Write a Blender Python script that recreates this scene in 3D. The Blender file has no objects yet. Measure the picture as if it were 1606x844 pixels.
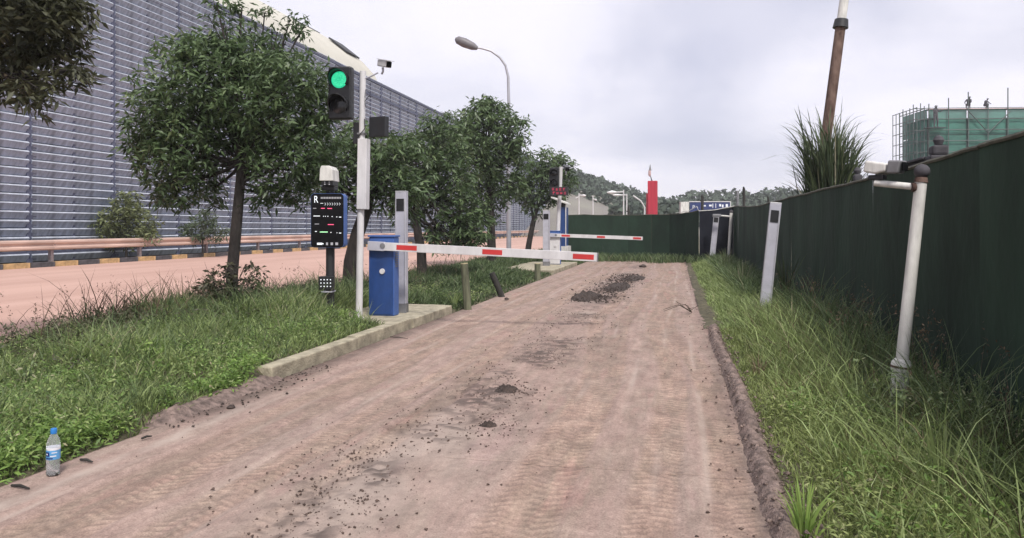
import bpy, math, random
import numpy as np
from mathutils import Vector, Matrix
from math import pi, sin, cos, tan, atan2, radians as R, sqrt

random.seed(7); rng = np.random.default_rng(7)
S = bpy.context.scene
COL = S.collection

# ------------------------------------------------------------------ camera, world, sun
CAMH = 1.3; YAW = R(12.49); FPX = 1160.0
cd = bpy.data.cameras.new('camera'); cam = bpy.data.objects.new('camera', cd); COL.objects.link(cam)
cam.location = (0, 0, CAMH); cam.rotation_euler = (R(90), 0, YAW)
cd.sensor_width = 36; cd.lens = 36*FPX/1606; cd.shift_y = -65/1606
cd.clip_start = .05; cd.clip_end = 3000
S.camera = cam

S.view_settings.view_transform = 'Standard'; S.view_settings.look = 'None'
S.view_settings.exposure = 0.0; S.view_settings.gamma = 1
SUN_EL = R(52); SUN_AZ = R(150)           # azimuth clockwise from +Y (behind-right)
w = bpy.data.worlds.new('World'); S.world = w; w.use_nodes = True
nt = w.node_tree; nt.nodes.clear()
def wn(t, **k):
    n = nt.nodes.new(t)
    for a, b in k.items(): setattr(n, a, b)
    return n
wo = wn('ShaderNodeOutputWorld'); bg = wn('ShaderNodeBackground'); bg.inputs[1].default_value = .1
sky = wn('ShaderNodeTexSky', sky_type='NISHITA', sun_disc=False, sun_elevation=SUN_EL, sun_rotation=SUN_AZ)
tc = wn('ShaderNodeTexCoord')
sep = wn('ShaderNodeSeparateXYZ'); nt.links.new(tc.outputs['Generated'], sep.inputs[0])
def wmath(op, a, b):
    m = wn('ShaderNodeMath', operation=op)
    for i, v in enumerate((a, b)):
        if isinstance(v, (int, float)): m.inputs[i].default_value = v
        else: nt.links.new(v, m.inputs[i])
    return m.outputs[0]
zz = wmath('ADD', wmath('MAXIMUM', sep.outputs[2], 0.0), .22)
cx = wmath('DIVIDE', sep.outputs[0], zz); cy = wmath('DIVIDE', sep.outputs[1], zz)
cmb = wn('ShaderNodeCombineXYZ'); nt.links.new(cx, cmb.inputs[0]); nt.links.new(cy, cmb.inputs[1])
cmb.inputs[2].default_value = 3.3
n1 = wn('ShaderNodeTexNoise'); n1.inputs['Scale'].default_value = .85; n1.inputs['Detail'].default_value = 5; n1.inputs['Roughness'].default_value = .5
nt.links.new(cmb.outputs[0], n1.inputs['Vector'])
rp = wn('ShaderNodeValToRGB'); rp.color_ramp.elements[0].position = .30; rp.color_ramp.elements[1].position = .56
rp.color_ramp.elements[0].color = (7.4, 7.5, 8.9, 1); rp.color_ramp.elements[1].color = (10.8, 10.5, 11.5, 1)
nt.links.new(n1.outputs['Fac'], rp.inputs[0])
# two soft grey clouds that drift ahead, right of the road's end
cloudcol = rp.outputs[0]
n2 = wn('ShaderNodeTexNoise'); n2.inputs['Scale'].default_value = 5.5; n2.inputs['Detail'].default_value = 5; nt.links.new(tc.outputs['Generated'], n2.inputs['Vector'])
for (az, el, wd, st) in ((R(5.2), R(15.5), .17, .36), (R(.4), R(9.0), .12, .20), (R(-18), R(9.5), .16, .12), (R(-4), R(15), .12, .10)):
    dvec = (sin(az)*cos(el), cos(az)*cos(el), sin(el))
    sb = wn('ShaderNodeVectorMath', operation='SUBTRACT'); nt.links.new(tc.outputs['Generated'], sb.inputs[0]); sb.inputs[1].default_value = dvec
    ml = wn('ShaderNodeVectorMath', operation='MULTIPLY'); nt.links.new(sb.outputs[0], ml.inputs[0]); ml.inputs[1].default_value = (1, 1, 1.7)
    ln = wn('ShaderNodeVectorMath', operation='LENGTH'); nt.links.new(ml.outputs[0], ln.inputs[0])
    q = wmath('ADD', wmath('DIVIDE', ln.outputs['Value'], wd), wmath('MULTIPLY', wmath('SUBTRACT', n2.outputs['Fac'], .5), 2.6))
    rr2 = wn('ShaderNodeMapRange', interpolation_type='SMOOTHSTEP'); rr2.inputs[1].default_value = 1.25; rr2.inputs[2].default_value = .1; rr2.inputs[3].default_value = 0; rr2.inputs[4].default_value = st
    nt.links.new(q, rr2.inputs[0])
    mc = wn('ShaderNodeMixRGB'); nt.links.new(rr2.outputs[0], mc.inputs[0]); nt.links.new(cloudcol, mc.inputs[1]); mc.inputs[2].default_value = (3.4, 3.9, 6.0, 1); cloudcol = mc.outputs[0]
mx = wn('ShaderNodeMixRGB'); mx.inputs[0].default_value = .93
nt.links.new(sky.outputs[0], mx.inputs[1]); nt.links.new(cloudcol, mx.inputs[2])
nt.links.new(mx.outputs[0], bg.inputs[0]); nt.links.new(bg.outputs[0], wo.inputs[0])

ld = bpy.data.lights.new('sun', 'SUN'); ld.energy = 3.7; ld.angle = R(10); ld.color = (1, .95, .88)
lo = bpy.data.objects.new('sun', ld); COL.objects.link(lo)
sd = Vector((sin(SUN_AZ)*cos(SUN_EL), cos(SUN_AZ)*cos(SUN_EL), sin(SUN_EL)))
lo.rotation_euler = sd.to_track_quat('Z', 'Y').to_euler(); lo.location = (-10, -10, 30)

def P(px, py, zc):
    """a point of the place seen at (px, py), zc metres ahead of the viewer"""
    xc = (px-803)/FPX*zc; z = CAMH+(357-py)/FPX*zc
    return Vector((xc*cos(YAW)-zc*sin(YAW), zc*cos(YAW)+xc*sin(YAW), z))

# ------------------------------------------------------------------ materials
def mat(name, col, rough=.7, metal=0, var=.15, scale=6, bump=.0, bscale=60, col2=None, stretch=(1, 1, 1), attr=None, ramp=None,
        emit=None, estr=0, trans=0, alpha=None, coords='Object', spec=.5, sub=0):
    m = bpy.data.materials.new(name); m.use_nodes = True; t = m.node_tree; N = t.nodes; L = t.links
    b = N['Principled BSDF']; b.inputs['Roughness'].default_value = rough; b.inputs['Metallic'].default_value = metal
    b.inputs['Specular IOR Level'].default_value = spec
    tcn = N.new('ShaderNodeTexCoord'); mp = N.new('ShaderNodeMapping'); mp.inputs['Scale'].default_value = stretch
    L.new(tcn.outputs[coords], mp.inputs[0])
    nz = N.new('ShaderNodeTexNoise'); nz.inputs['Scale'].default_value = scale; nz.inputs['Detail'].default_value = 6; nz.inputs['Roughness'].default_value = .6
    L.new(mp.outputs[0], nz.inputs['Vector'])
    cr = N.new('ShaderNodeValToRGB')
    c1 = tuple(c*(1-var) for c in col); c2 = col2 if col2 else tuple(min(1, c*(1+var)) for c in col)
    cr.color_ramp.elements[0].position = .35; cr.color_ramp.elements[1].position = .65
    cr.color_ramp.elements[0].color = (*c1, 1); cr.color_ramp.elements[1].color = (*c2, 1)
    L.new(nz.outputs['Fac'], cr.inputs[0]); out = cr.outputs[0]
    if attr:
        at = N.new('ShaderNodeAttribute'); at.attribute_name = attr
        r2 = N.new('ShaderNodeValToRGB'); els = r2.color_ramp.elements
        while len(els) < len(ramp): els.new(.5)
        for e, (p_, c_) in zip(els, ramp): e.position = p_; e.color = (*c_, 1)
        L.new(at.outputs['Fac'], r2.inputs[0])
        mm = N.new('ShaderNodeMixRGB'); mm.blend_type = 'MULTIPLY'; mm.inputs[0].default_value = 1
        L.new(r2.outputs[0], mm.inputs[1]); L.new(out, mm.inputs[2]); out = mm.outputs[0]
    L.new(out, b.inputs['Base Color'])
    if bump:
        n2 = N.new('ShaderNodeTexNoise'); n2.inputs['Scale'].default_value = bscale; n2.inputs['Detail'].default_value = 4
        L.new(mp.outputs[0], n2.inputs['Vector'])
        bp = N.new('ShaderNodeBump'); bp.inputs['Strength'].default_value = bump; bp.inputs['Distance'].default_value = .02
        L.new(n2.outputs['Fac'], bp.inputs['Height']); L.new(bp.outputs[0], b.inputs['Normal'])
    if emit: b.inputs['Emission Color'].default_value = (*emit, 1); b.inputs['Emission Strength'].default_value = estr
    if trans: b.inputs['Transmission Weight'].default_value = trans
    if alpha is not None: b.inputs['Alpha'].default_value = alpha
    if sub:
        ad = N.new('ShaderNodeMixShader'); ad.inputs[0].default_value = sub
        tr = N.new('ShaderNodeBsdfTranslucent'); L.new(out, tr.inputs[0])
        L.new(b.outputs[0], ad.inputs[1]); L.new(tr.outputs[0], ad.inputs[2]); L.new(ad.outputs[0], N['Material Output'].inputs[0])
    return m

def leafmat(name, ramp, rough=.5, sub=.18):
    return mat(name, (1, 1, 1), rough, var=.12, scale=1.2, attr='tint', ramp=ramp, sub=sub, spec=.35, coords='Object')
M = {}
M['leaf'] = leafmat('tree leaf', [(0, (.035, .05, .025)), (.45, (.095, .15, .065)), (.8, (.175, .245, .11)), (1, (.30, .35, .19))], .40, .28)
M['leaf_dark'] = leafmat('dark tree leaf', [(0, (.035, .038, .022)), (.5, (.085, .09, .048)), (.85, (.14, .15, .08)), (1, (.26, .24, .16))])
M['leaf_far'] = leafmat('distant tree leaf', [(0, (.04, .06, .035)), (.5, (.085, .12, .065)), (1, (.16, .20, .12))])
M['leaf_bush'] = leafmat('roadside bush leaf', [(0, (.06, .08, .035)), (.5, (.15, .18, .075)), (1, (.26, .28, .13))])
M['leaf_brown'] = leafmat('dusty brown leaf', [(0, (.035, .03, .02)), (.5, (.07, .07, .04)), (1, (.14, .14, .08))])
M['grass'] = leafmat('verge grass', [(0, (.09, .11, .05)), (.4, (.22, .29, .105)), (.75, (.37, .46, .18)), (.93, (.42, .50, .25)), (1, (.48, .44, .28))], .55, .3)
M['grass_dark'] = leafmat('dark verge grass', [(0, (.05, .075, .035)), (.5, (.115, .17, .07)), (.85, (.21, .27, .13)), (1, (.36, .34, .22))], .55, .3)
M['grass_yellow'] = leafmat('yellowish verge grass', [(0, (.08, .10, .04)), (.4, (.20, .25, .085)), (.75, (.31, .37, .13)), (.93, (.42, .46, .21)), (1, (.44, .40, .26))], .55, .3)
M['weed'] = leafmat('broad weed leaf', [(0, (.10, .17, .05)), (.5, (.20, .32, .08)), (1, (.36, .50, .14))], .5, .3)
M['stalk'] = leafmat('dry stalk', [(0, (.06, .045, .03)), (.5, (.13, .09, .06)), (1, (.25, .19, .12))], .7, .1)
M['reed'] = leafmat('reed blade', [(0, (.03, .04, .025)), (.5, (.06, .09, .04)), (.9, (.14, .17, .08)), (1, (.28, .26, .18))], .5, .2)
M['bark'] = mat('bark', (.026, .021, .019), .9, var=.5, scale=14, bump=.8, bscale=40, stretch=(1, 1, .3))
M['soil'] = mat('soil', (.085, .075, .045), .95, var=.4, scale=9, bump=.8, bscale=25)
M['earth'] = mat('far ground', (.16, .15, .10), .95, var=.35, scale=.3)
M['pink'] = mat('pink concrete', (.47, .295, .24), .85, var=.06, scale=.5, stretch=(1.5, .25, 1), col2=(.53, .345, .285), bump=.12, bscale=30)
M['conc'] = mat('concrete', (.34, .305, .225), .9, var=.3, scale=7, bump=.5, bscale=60)
M['conc_dirty'] = mat('dirty concrete', (.26, .22, .175), .95, var=.45, scale=10, bump=.9, bscale=50)
M['ridge'] = mat('crumbled muddy concrete', (.21, .155, .135), .95, var=.5, scale=16, bump=1.0, bscale=90)
M['mud'] = mat('dark mud', (.052, .037, .031), .9, var=.5, scale=25, bump=1.0, bscale=60)
M['clod'] = mat('dirt clod', (.11, .075, .062), .95, var=.4, scale=30, bump=.6, bscale=90)
M['blue'] = mat('blue paint', (.014, .050, .185), .5, var=.22, scale=5, stretch=(1, 1, .4), bump=.05, bscale=20)
M['blue_lit'] = mat('sunlit blue paint', (.055, .125, .36), .5, var=.08, scale=8)  # lighter copy of the blue, with the light on the sides put into the colour
M['white'] = mat('white paint', (.60, .59, .60), .45, var=.10, scale=7, stretch=(1, 1, .4))
M['white_dirty'] = mat('weathered white paint', (.62, .61, .58), .6, var=.22, scale=12, stretch=(1, 1, .25))
M['steel'] = mat('grey painted steel', (.44, .44, .50), .5, metal=.1, var=.1, scale=6)
M['steel_dark'] = mat('dark steel', (.20, .20, .21), .55, metal=.3, var=.2)
M['alu'] = mat('aluminium', (.60, .60, .62), .35, metal=.6, var=.1)
M['black'] = mat('black plastic', (.012, .012, .014), .4, var=.2)
M['black_m'] = mat('matt black steel', (.018, .019, .022), .55, var=.2)
M['screen'] = mat('black screen glass', (.005, .005, .006), .35, var=.1, spec=.15)
M['red'] = mat('red reflective tape', (.52, .035, .035), .45, var=.08)
M['rust'] = mat('rust', (.075, .035, .026), .9, var=.4, scale=7, col2=(.19, .125, .10), stretch=(1, 1, .4), bump=.5, bscale=40)
M['galv'] = mat('galvanised pole', (.42, .42, .46), .45, metal=.4, var=.1)
M['lamp'] = mat('lamp housing', (.16, .15, .16), .5, var=.1)
M['wood'] = mat('mossy timber', (.12, .125, .08), .9, var=.4, scale=14, stretch=(1, 1, .15), bump=.8, bscale=50)
M['wood_dark'] = mat('charred timber', (.03, .028, .025), .9, var=.4, scale=14, stretch=(1, 1, .2), bump=.6)
M['wood_top'] = mat('cut timber end', (.42, .36, .22), .9, var=.2, scale=20)
M['slat'] = mat('blue grey louvre sheet', (.285, .325, .41), .5, metal=.1, var=.35, scale=2.2, stretch=(1, 2.6, .45), bump=.3, bscale=30)
M['lip'] = mat('pale slat edge', (.38, .41, .47), .45, var=.3, scale=2)  # paler tone for the slat faces turned up and outward
M['wallpost'] = mat('dark blue steel post', (.075, .085, .14), .6, var=.3)
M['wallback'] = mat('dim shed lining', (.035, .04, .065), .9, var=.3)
M['roof'] = mat('cream roof sheet', (.52, .50, .43), .6, var=.05, scale=.4)
M['rail'] = mat('rusty cream guardrail', (.52, .37, .31), .6, var=.22, scale=1.5, stretch=(1, .4, 3))
M['railpost'] = mat('guardrail post', (.24, .20, .21), .7, var=.3)
M['kerb_y'] = mat('faded yellow kerb paint', (.46, .31, .15), .85, var=.3, scale=5)
M['kerb_k'] = mat('faded black kerb paint', (.07, .068, .075), .85, var=.4, scale=5)
M['net'] = mat('dark green shade net', (.017, .035, .023), .9, var=.30, scale=1.4, stretch=(1, 1, .5), bump=.5, bscale=9, spec=.25)
M['net_b'] = mat('faded green shade net', (.018, .037, .024), .9, var=.35, scale=1.1, stretch=(1, 1, .5), bump=.5, bscale=8, spec=.25)
M['net_navy'] = mat('navy shade net', (.010, .012, .020), .9, var=.25, scale=2.5, bump=.3, bscale=8, spec=.25)
M['hem'] = mat('frayed net hem', (.085, .085, .065), .9, var=.35, scale=8)
M['coping'] = mat('dark coping', (.055, .052, .06), .85, var=.3, scale=5)
M['scaffnet'] = mat('green debris net', (.05, .165, .13), .8, var=.35, scale=.35, alpha=.93, stretch=(1, 1, 2))
M['scaffpole'] = mat('scaffold tube', (.075, .095, .09), .6, var=.2)
M['concb'] = mat('raw concrete frame', (.16, .16, .16), .9, var=.2)
M['redcloth'] = mat('red cloth', (.42, .02, .045), .75, var=.15, scale=1.5, stretch=(4, 4, .2))
M['pinkcloth'] = mat('pale pink cloth', (.60, .42, .42), .8, var=.2)
M['hill'] = mat('hill slope', (.21, .185, .18), .95, var=.2, scale=.06, col2=(.24, .235, .19))
M['far_tree'] = leafmat('hillside tree', [(0, (.05, .07, .055)), (.5, (.085, .115, .085)), (1, (.12, .15, .11))], .8, .1)
M['sign_blue'] = mat('navy sign board', (.02, .035, .14), .5)
M['cloth'] = mat('dark work clothes', (.06, .055, .065), .9)
M['skin'] = mat('skin', (.35, .20, .14), .6)
M['cap'] = mat('blue bottle cap', (.03, .22, .62), .35)
M['label'] = mat('bottle label film', (.10, .32, .62), .4, var=.3, scale=25)
M['label_w'] = mat('white label film', (.75, .77, .82), .4)
M['label_n'] = mat('navy label print', (.01, .02, .16), .4)
def emitm(n, c, s): return mat(n, c, .5, emit=c, estr=s, var=0)
M['e_white'] = emitm('white led', (.8, .85, .9), .5); M['e_dim'] = emitm('dim grey led', (.35, .35, .38), .25)
M['e_red'] = emitm('red led', (.9, .10, .22), .9); M['e_green'] = emitm('green led', (.45, .95, .5), .9)
M['e_redd'] = emitm('dull red led', (.5, .04, .09), .45)
# plastic bottle and water
def clear(name, col, ior, rough=.03):
    m = bpy.data.materials.new(name); m.use_nodes = True; b = m.node_tree.nodes['Principled BSDF']
    b.inputs['Base Color'].default_value = (*col, 1); b.inputs['Transmission Weight'].default_value = .86; b.inputs['Roughness'].default_value = rough
    b.inputs['IOR'].default_value = ior; return m
M['pet'] = clear('clear bottle plastic', (.93, .95, .97), 1.18, .08)
M['water'] = clear('water', (.9, .93, .96), 1.30)
# green led lens: dots
def led_lens():
    m = bpy.data.materials.new('green traffic lens'); m.use_nodes = True; t = m.node_tree; b = t.nodes['Principled BSDF']
    tcn = t.nodes.new('ShaderNodeTexCoord'); v = t.nodes.new('ShaderNodeTexVoronoi'); v.inputs['Scale'].default_value = 62; v.inputs['Randomness'].default_value = .25
    t.links.new(tcn.outputs['Object'], v.inputs['Vector'])
    r = t.nodes.new('ShaderNodeValToRGB'); r.color_ramp.elements[0].position = .25; r.color_ramp.elements[0].color = (.10, 1.0, .50, 1)
    r.color_ramp.elements[1].position = .62; r.color_ramp.elements[1].color = (.0, .50, .26, 1)
    t.links.new(v.outputs['Distance'], r.inputs[0]); t.links.new(r.outputs[0], b.inputs['Emission Color'])
    b.inputs['Emission Strength'].default_value = .95; b.inputs['Base Color'].default_value = (.0, .2, .1, 1); return m
M['lens_green'] = led_lens()
M['lens_dark'] = mat('dark traffic lens', (.02, .02, .022), .2)

# ------------------------------------------------------------------ mesh helpers
def props(o, label=None, cat=None, group=None, kind=None):
    if label: o['label'] = label
    if cat: o['category'] = cat
    if group: o['group'] = group
    if kind: o['kind'] = kind
    return o
def thing(name, label, cat, loc=(0, 0, 0), rot=0, group=None, tilt=None):
    o = bpy.data.objects.new(name, None); o.empty_display_size = .1; COL.objects.link(o); o.location = loc
    o.rotation_euler = (tilt[0], tilt[1], rot) if tilt else (0, 0, rot)
    return props(o, label, cat, group)
class MB:
    def __init__(s): s.v = []; s.f = []
    def add(s, vs, fs):
        n = len(s.v); s.v += [tuple(v) for v in vs]; s.f += [tuple(i+n for i in f) for f in fs]; return s
    def box(s, x0, x1, y0, y1, z0, z1):
        return s.add([(x0,y0,z0),(x1,y0,z0),(x1,y1,z0),(x0,y1,z0),(x0,y0,z1),(x1,y0,z1),(x1,y1,z1),(x0,y1,z1)],
                     [(3,2,1,0),(4,5,6,7),(0,1,5,4),(1,2,6,5),(2,3,7,6),(3,0,4,7)])
    def tube(s, pts, rad, n=10, cap=True):
        pts = [Vector(p) for p in pts]; k = len(pts)
        if isinstance(rad, (int, float)): rad = [rad]*k
        vs = []; up = Vector((0, 0, 1))
        for i, p in enumerate(pts):
            d = (pts[min(i+1, k-1)]-pts[max(i-1, 0)]).normalized()
            a = d.cross(up); 
            if a.length < .05: a = d.cross(Vector((1, 0, 0)))
            a.normalize(); b = a.cross(d).normalized()
            if i and a.dot(pa) < 0: a, b = -a, -b
            pa = a
            for j in range(n):
                t = 2*pi*j/n; vs.append(p+(a*cos(t)+b*sin(t))*rad[i])
        fs = [(i*n+j, i*n+(j+1) % n, (i+1)*n+(j+1) % n, (i+1)*n+j) for i in range(k-1) for j in range(n)]
        if cap: fs += [tuple(range(n))[::-1], tuple(range((k-1)*n, k*n))]
        return s.add(vs, fs)
    def lathe(s, prof, n=20, c=(0, 0, 0), axis='z'):
        vs = []
        for r, h in prof:
            for j in range(n):
                t = 2*pi*j/n; x, y = r*cos(t), r*sin(t)
                v = (x, y, h) if axis == 'z' else (x, h, y)
                vs.append((v[0]+c[0], v[1]+c[1], v[2]+c[2]))
        k = len(prof); fs = [(i*n+j, i*n+(j+1) % n, (i+1)*n+(j+1) % n, (i+1)*n+j) for i in range(k-1) for j in range(n)]
        if prof[0][0] > 1e-5: fs.append(tuple(range(n))[::-1])
        if prof[-1][0] > 1e-5: fs.append(tuple(range((k-1)*n, k*n)))
        return s.add(vs, fs)
    def prism(s, outline, y0, y1):      # outline in (x, z), extruded along y
        n = len(outline); vs = [(x, y0, z) for x, z in outline]+[(x, y1, z) for x, z in outline]
        return s.add(vs, [tuple(range(n)), tuple(range(n, 2*n))[::-1]]+[(i, i+n, (i+1) % n+n, (i+1) % n) for i in range(n)])
    def build(s, name, m, parent=None, smooth=False, bevel=0, loc=None, rot=None, seg=2):
        me = bpy.data.meshes.new(name); me.from_pydata(s.v, [], s.f); me.update()
        import bmesh
        bm = bmesh.new(); bm.from_mesh(me); bmesh.ops.remove_doubles(bm, verts=bm.verts, dist=1e-6); bmesh.ops.recalc_face_normals(bm, faces=bm.faces); bm.to_mesh(me); bm.free()
        if smooth:
            me.polygons.foreach_set('use_smooth', [True]*len(me.polygons)); me.set_sharp_from_angle(angle=R(40))
        me.materials.append(m)
        o = bpy.data.objects.new(name, me); COL.objects.link(o)
        if parent: o.parent = parent
        if loc is not None: o.location = loc
        if rot is not None: o.rotation_euler = rot
        if bevel:
            b = o.modifiers.new('bevel', 'BEVEL'); b.width = bevel; b.segments = seg; b.limit_method = 'ANGLE'; b.angle_limit = R(40)
        return o
def share(o, name, parent, loc, rot=None, m=None):
    c = bpy.data.objects.new(name, o.data if m is None else o.data.copy()); COL.objects.link(c)
    if m: c.data.materials.clear(); c.data.materials.append(m)
    if parent: c.parent = parent
    c.location = loc
    if rot is not None: c.rotation_euler = rot
    return c
def copy_tree(o, parent=None):
    c = o.copy(); COL.objects.link(c)
    if parent: c.parent = parent
    for ch in list(o.children): copy_tree(ch, c)
    return c
def npmesh(name, V, F, m, parent=None, attrs=None, smooth=False, kind=None):
    me = bpy.data.meshes.new(name); V = np.asarray(V, np.float32); F = np.asarray(F, np.int32)
    me.vertices.add(len(V)); me.vertices.foreach_set('co', V.ravel())
    k = F.shape[1]; me.loops.add(F.size); me.loops.foreach_set('vertex_index', F.ravel())
    me.polygons.add(len(F)); me.polygons.foreach_set('loop_start', np.arange(0, F.size, k, dtype=np.int32))
    if smooth: me.polygons.foreach_set('use_smooth', np.ones(len(F), bool))
    me.update(calc_edges=True)
    for a, vals in (attrs or {}).items():
        me.attributes.new(a, 'FLOAT', 'POINT').data.foreach_set('value', np.asarray(vals, np.float32))
    me.materials.append(m)
    o = bpy.data.objects.new(name, me); COL.objects.link(o)
    if parent: o.parent = parent
    if kind: o['kind'] = kind
    return o
_lat = rng.random((8, 256, 256))
def vn(x, y, k=0):
    x = np.asarray(x, float); y = np.asarray(y, float); xi = np.floor(x).astype(int); yi = np.floor(y).astype(int)
    fx = x-xi; fy = y-yi; fx = fx*fx*(3-2*fx); fy = fy*fy*(3-2*fy); L = _lat[k % 8]; a = xi & 255; b = yi & 255; c = (xi+1) & 255; d = (yi+1) & 255
    return (L[a, b]*(1-fx)+L[c, b]*fx)*(1-fy)+(L[a, d]*(1-fx)+L[c, d]*fx)*fy
def fbm(x, y, k=0, o=4):
    s = 0; a = .5; t = 0
    for i in range(o): s = s+a*vn(x*2**i, y*2**i, k+i); t += a; a *= .5
    return s/t
def gridfaces(nx, ny):
    i = np.arange((nx-1)*(ny-1)); a = (i//(nx-1))*nx+i % (nx-1)
    return np.stack([a, a+1, a+nx+1, a+nx], 1)

# ------------------------------------------------------------------ the service road (slabs of dusty concrete)
XL, XR, XM = -3.30, .40, -1.28
BANDS = [(-2.86, .13, .8, 1), (-2.52, .12, -.8, 3), (-2.12, .13, .7, 5), (-1.80, .12, -.7, 2), (-.92, .11, .9, 7), (-.58, .14, -.9, 4), (-.22, .13, .8, 6), (.12, .12, -.8, 8)]
def road_fields(x, y):
    wob = .10*np.sin(y*.33+.6)+.05*np.sin(y*.9+2)
    h = .010*(fbm(x*1.6, y*.7, 0)-.5)+.007*(fbm(x*14, y*14, 3)-.5)
    tread = np.zeros_like(x); rut = np.zeros_like(x)
    for c, hw, sl, k in BANDS:
        drift = .10*np.sin(y*.21+k)+wob*(.6+.1*k)
        d = x-(c+drift); m = np.clip((hw-np.abs(d))/.035, 0, 1)
        msk = m*np.clip((fbm(x*1.3+k, y*.55+k*3, 2)-.28)*5, 0, 1)
        ph = y/(.050+.006*sin(k*2.1))+sl*.6*np.abs(d)/.06+.5*np.sin(y*1.7+k)+1.5*(fbm(x*3.5, y*3.5, 4)-.5)+.5*(d > 0)
        rib = np.clip(np.sin(2*pi*ph*.8)*1.7, -1, 1)*.5+.5
        brk = np.clip((fbm(x*9+k, y*9, 6)-.30)*5, 0, 1); tread = np.maximum(tread, msk*rib*brk); rut = np.maximum(rut, m)
        ed = np.exp(-((np.abs(d)-hw-.02)/.02)**2); h = h+.005*ed
    lines = np.zeros_like(x)
    for c, k in ((-.75, 1), (-.35, 2), (-.05, 3), (.2, 4), (-2.0, 5), (-2.3, 6), (-2.7, 7), (-2.95, 8)):
        lines = np.maximum(lines, np.exp(-((x-c-.07*np.sin(y*.25+k)-.03*np.sin(y*.8+k))/.022)**2))
    h = h+.011*tread*np.clip((fbm(x*3, y*3, 6)-.25)*2.4, 0, 1)-.008*rut-.004*lines
    deb = np.exp(-((x+1.38+.12*np.sin(y*.5))/.36)**2)
    clump = np.clip((fbm(x*1.7+3, y*1.1, 5)-.38)*5, 0, 1)
    fine = np.clip((fbm(x*16, y*16, 1, 3)-.47)*7, 0, 1)
    mud = deb*clump*(.25+.75*fine)*.8
    far = np.exp(-((x+1.30-.018*(y-16))/.42)**2)*np.clip((y-11.0)/2, 0, 1)*np.clip((23-y)/4, 0, 1)
    mud = np.maximum(mud, far*np.clip((fbm(x*2.2, y*.9, 4)-.30)*3, 0, 1)*(.35+.65*fine))
    le = np.clip(1-(x-XL)/(.10+.30*fbm(y*1.3+9, y*0+2, 3)), 0, 1)*np.clip((y-4.1)/.5, 0, 1)*np.clip((12-y)/3, 0, 1)
    mud = np.maximum(mud, np.clip(le*1.5, 0, 1)*(.3+.55*fbm(x*7, y*7, 2)))
    re = np.clip(1-(XR-x)/(.06+.20*fbm(y*1.1+4, y*0+5, 3)), 0, 1)
    mud = np.maximum(mud, re*(.15+.6*fbm(x*9, y*9, 2))*.8)
    pale = np.exp(-((x+3.06-.015*np.sin(y*2))/.055)**2)*np.clip((5.4-y)/1, 0, 1)*np.clip(fbm(x*9, y*5, 5)*2-.4, 0, 1)
    pale = np.maximum(pale, .6*lines*np.clip(fbm(x*6, y*1.2, 1)*3-1.25, 0, 1))
    pale = np.maximum(pale, .6*deb*np.clip((fbm(x*1.9+7, y*.8+2, 3)-.5)*5, 0, 1))
    h = h+.012*mud
    return h, tread, mud, pale, rut
def road_mat():
    m = bpy.data.materials.new('dusty road concrete'); m.use_nodes = True; t = m.node_tree; N = t.nodes; L = t.links; b = N['Principled BSDF']
    b.inputs['Roughness'].default_value = .9; b.inputs['Specular IOR Level'].default_value = .3
    tcn = N.new('ShaderNodeTexCoord')
    def noise(scale, st=(1, 1, 1), det=5, rough=.6):
        mp = N.new('ShaderNodeMapping'); mp.inputs['Scale'].default_value = st; L.new(tcn.outputs['Object'], mp.inputs[0])
        n = N.new('ShaderNodeTexNoise'); n.inputs['Scale'].default_value = scale; n.inputs['Detail'].default_value = det; n.inputs['Roughness'].default_value = rough
        L.new(mp.outputs[0], n.inputs['Vector']); return n.outputs['Fac']
    def ramp(f, *els):
        r = N.new('ShaderNodeValToRGB'); e = r.color_ramp.elements
        while len(e) < len(els): e.new(.5)
        for q, (p_, c) in zip(e, els): q.position = p_; q.color = (*c, 1)
        L.new(f, r.inputs[0]); return r.outputs[0]
    def mix(f, a, c, mode='MIX'):
        n = N.new('ShaderNodeMixRGB'); n.blend_type = mode
        if isinstance(f, float): n.inputs[0].default_value = f
        else: L.new(f, n.inputs[0])
        for i, q in ((1, a), (2, c)):
            if isinstance(q, tuple): n.inputs[i].default_value = (*q, 1)
            else: L.new(q, n.inputs[i])
        return n.outputs[0]
    def attr(n_): a = N.new('ShaderNodeAttribute'); a.attribute_name = n_; return a.outputs['Fac']
    base = ramp(noise(1.3, (1.6, .30, 1)), (.34, (.33, .195, .172)), (.42, (.265, .205, .162)), (.50, (.335, .235, .20)), (.58, (.27, .212, .175)), (.66, (.345, .235, .215)))
    base = mix(.45, base, ramp(noise(6, (1, .6, 1)), (.35, (.235, .175, .152)), (.65, (.43, .335, .29))))
    base = mix(.9, base, ramp(noise(110, det=4, rough=.8), (.32, (.62, .60, .60)), (.68, (1.30, 1.30, 1.30))), 'MULTIPLY')
    base = mix(.7, base, ramp(noise(26, (1, .7, 1), 5, .75), (.30, (.66, .64, .64)), (.62, (1.18, 1.18, 1.18))), 'MULTIPLY')
    base = mix(.32, base, ramp(noise(3.2, (4.5, .35, 1)), (.38, (.74, .74, .75)), (.62, (1.2, 1.18, 1.16))), 'MULTIPLY')
    base = mix(attr('tread'), base, mix(1.0, base, (1.34, 1.33, 1.31), 'MULTIPLY'))
    base = mix(attr('rut'), base, mix(1.0, base, (.84, .83, .80), 'MULTIPLY'))
    base = mix(attr('pale'), base, (.42, .345, .30))
    base = mix(attr('mud'), base, (.050, .037, .034))
    L.new(base, b.inputs['Base Color'])
    bp = N.new('ShaderNodeBump'); bp.inputs['Strength'].default_value = .45; bp.inputs['Distance'].default_value = .008
    L.new(noise(90, det=5), bp.inputs['Height']); L.new(bp.outputs[0], b.inputs['Normal'])
    return m
M['road'] = road_mat()
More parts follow.
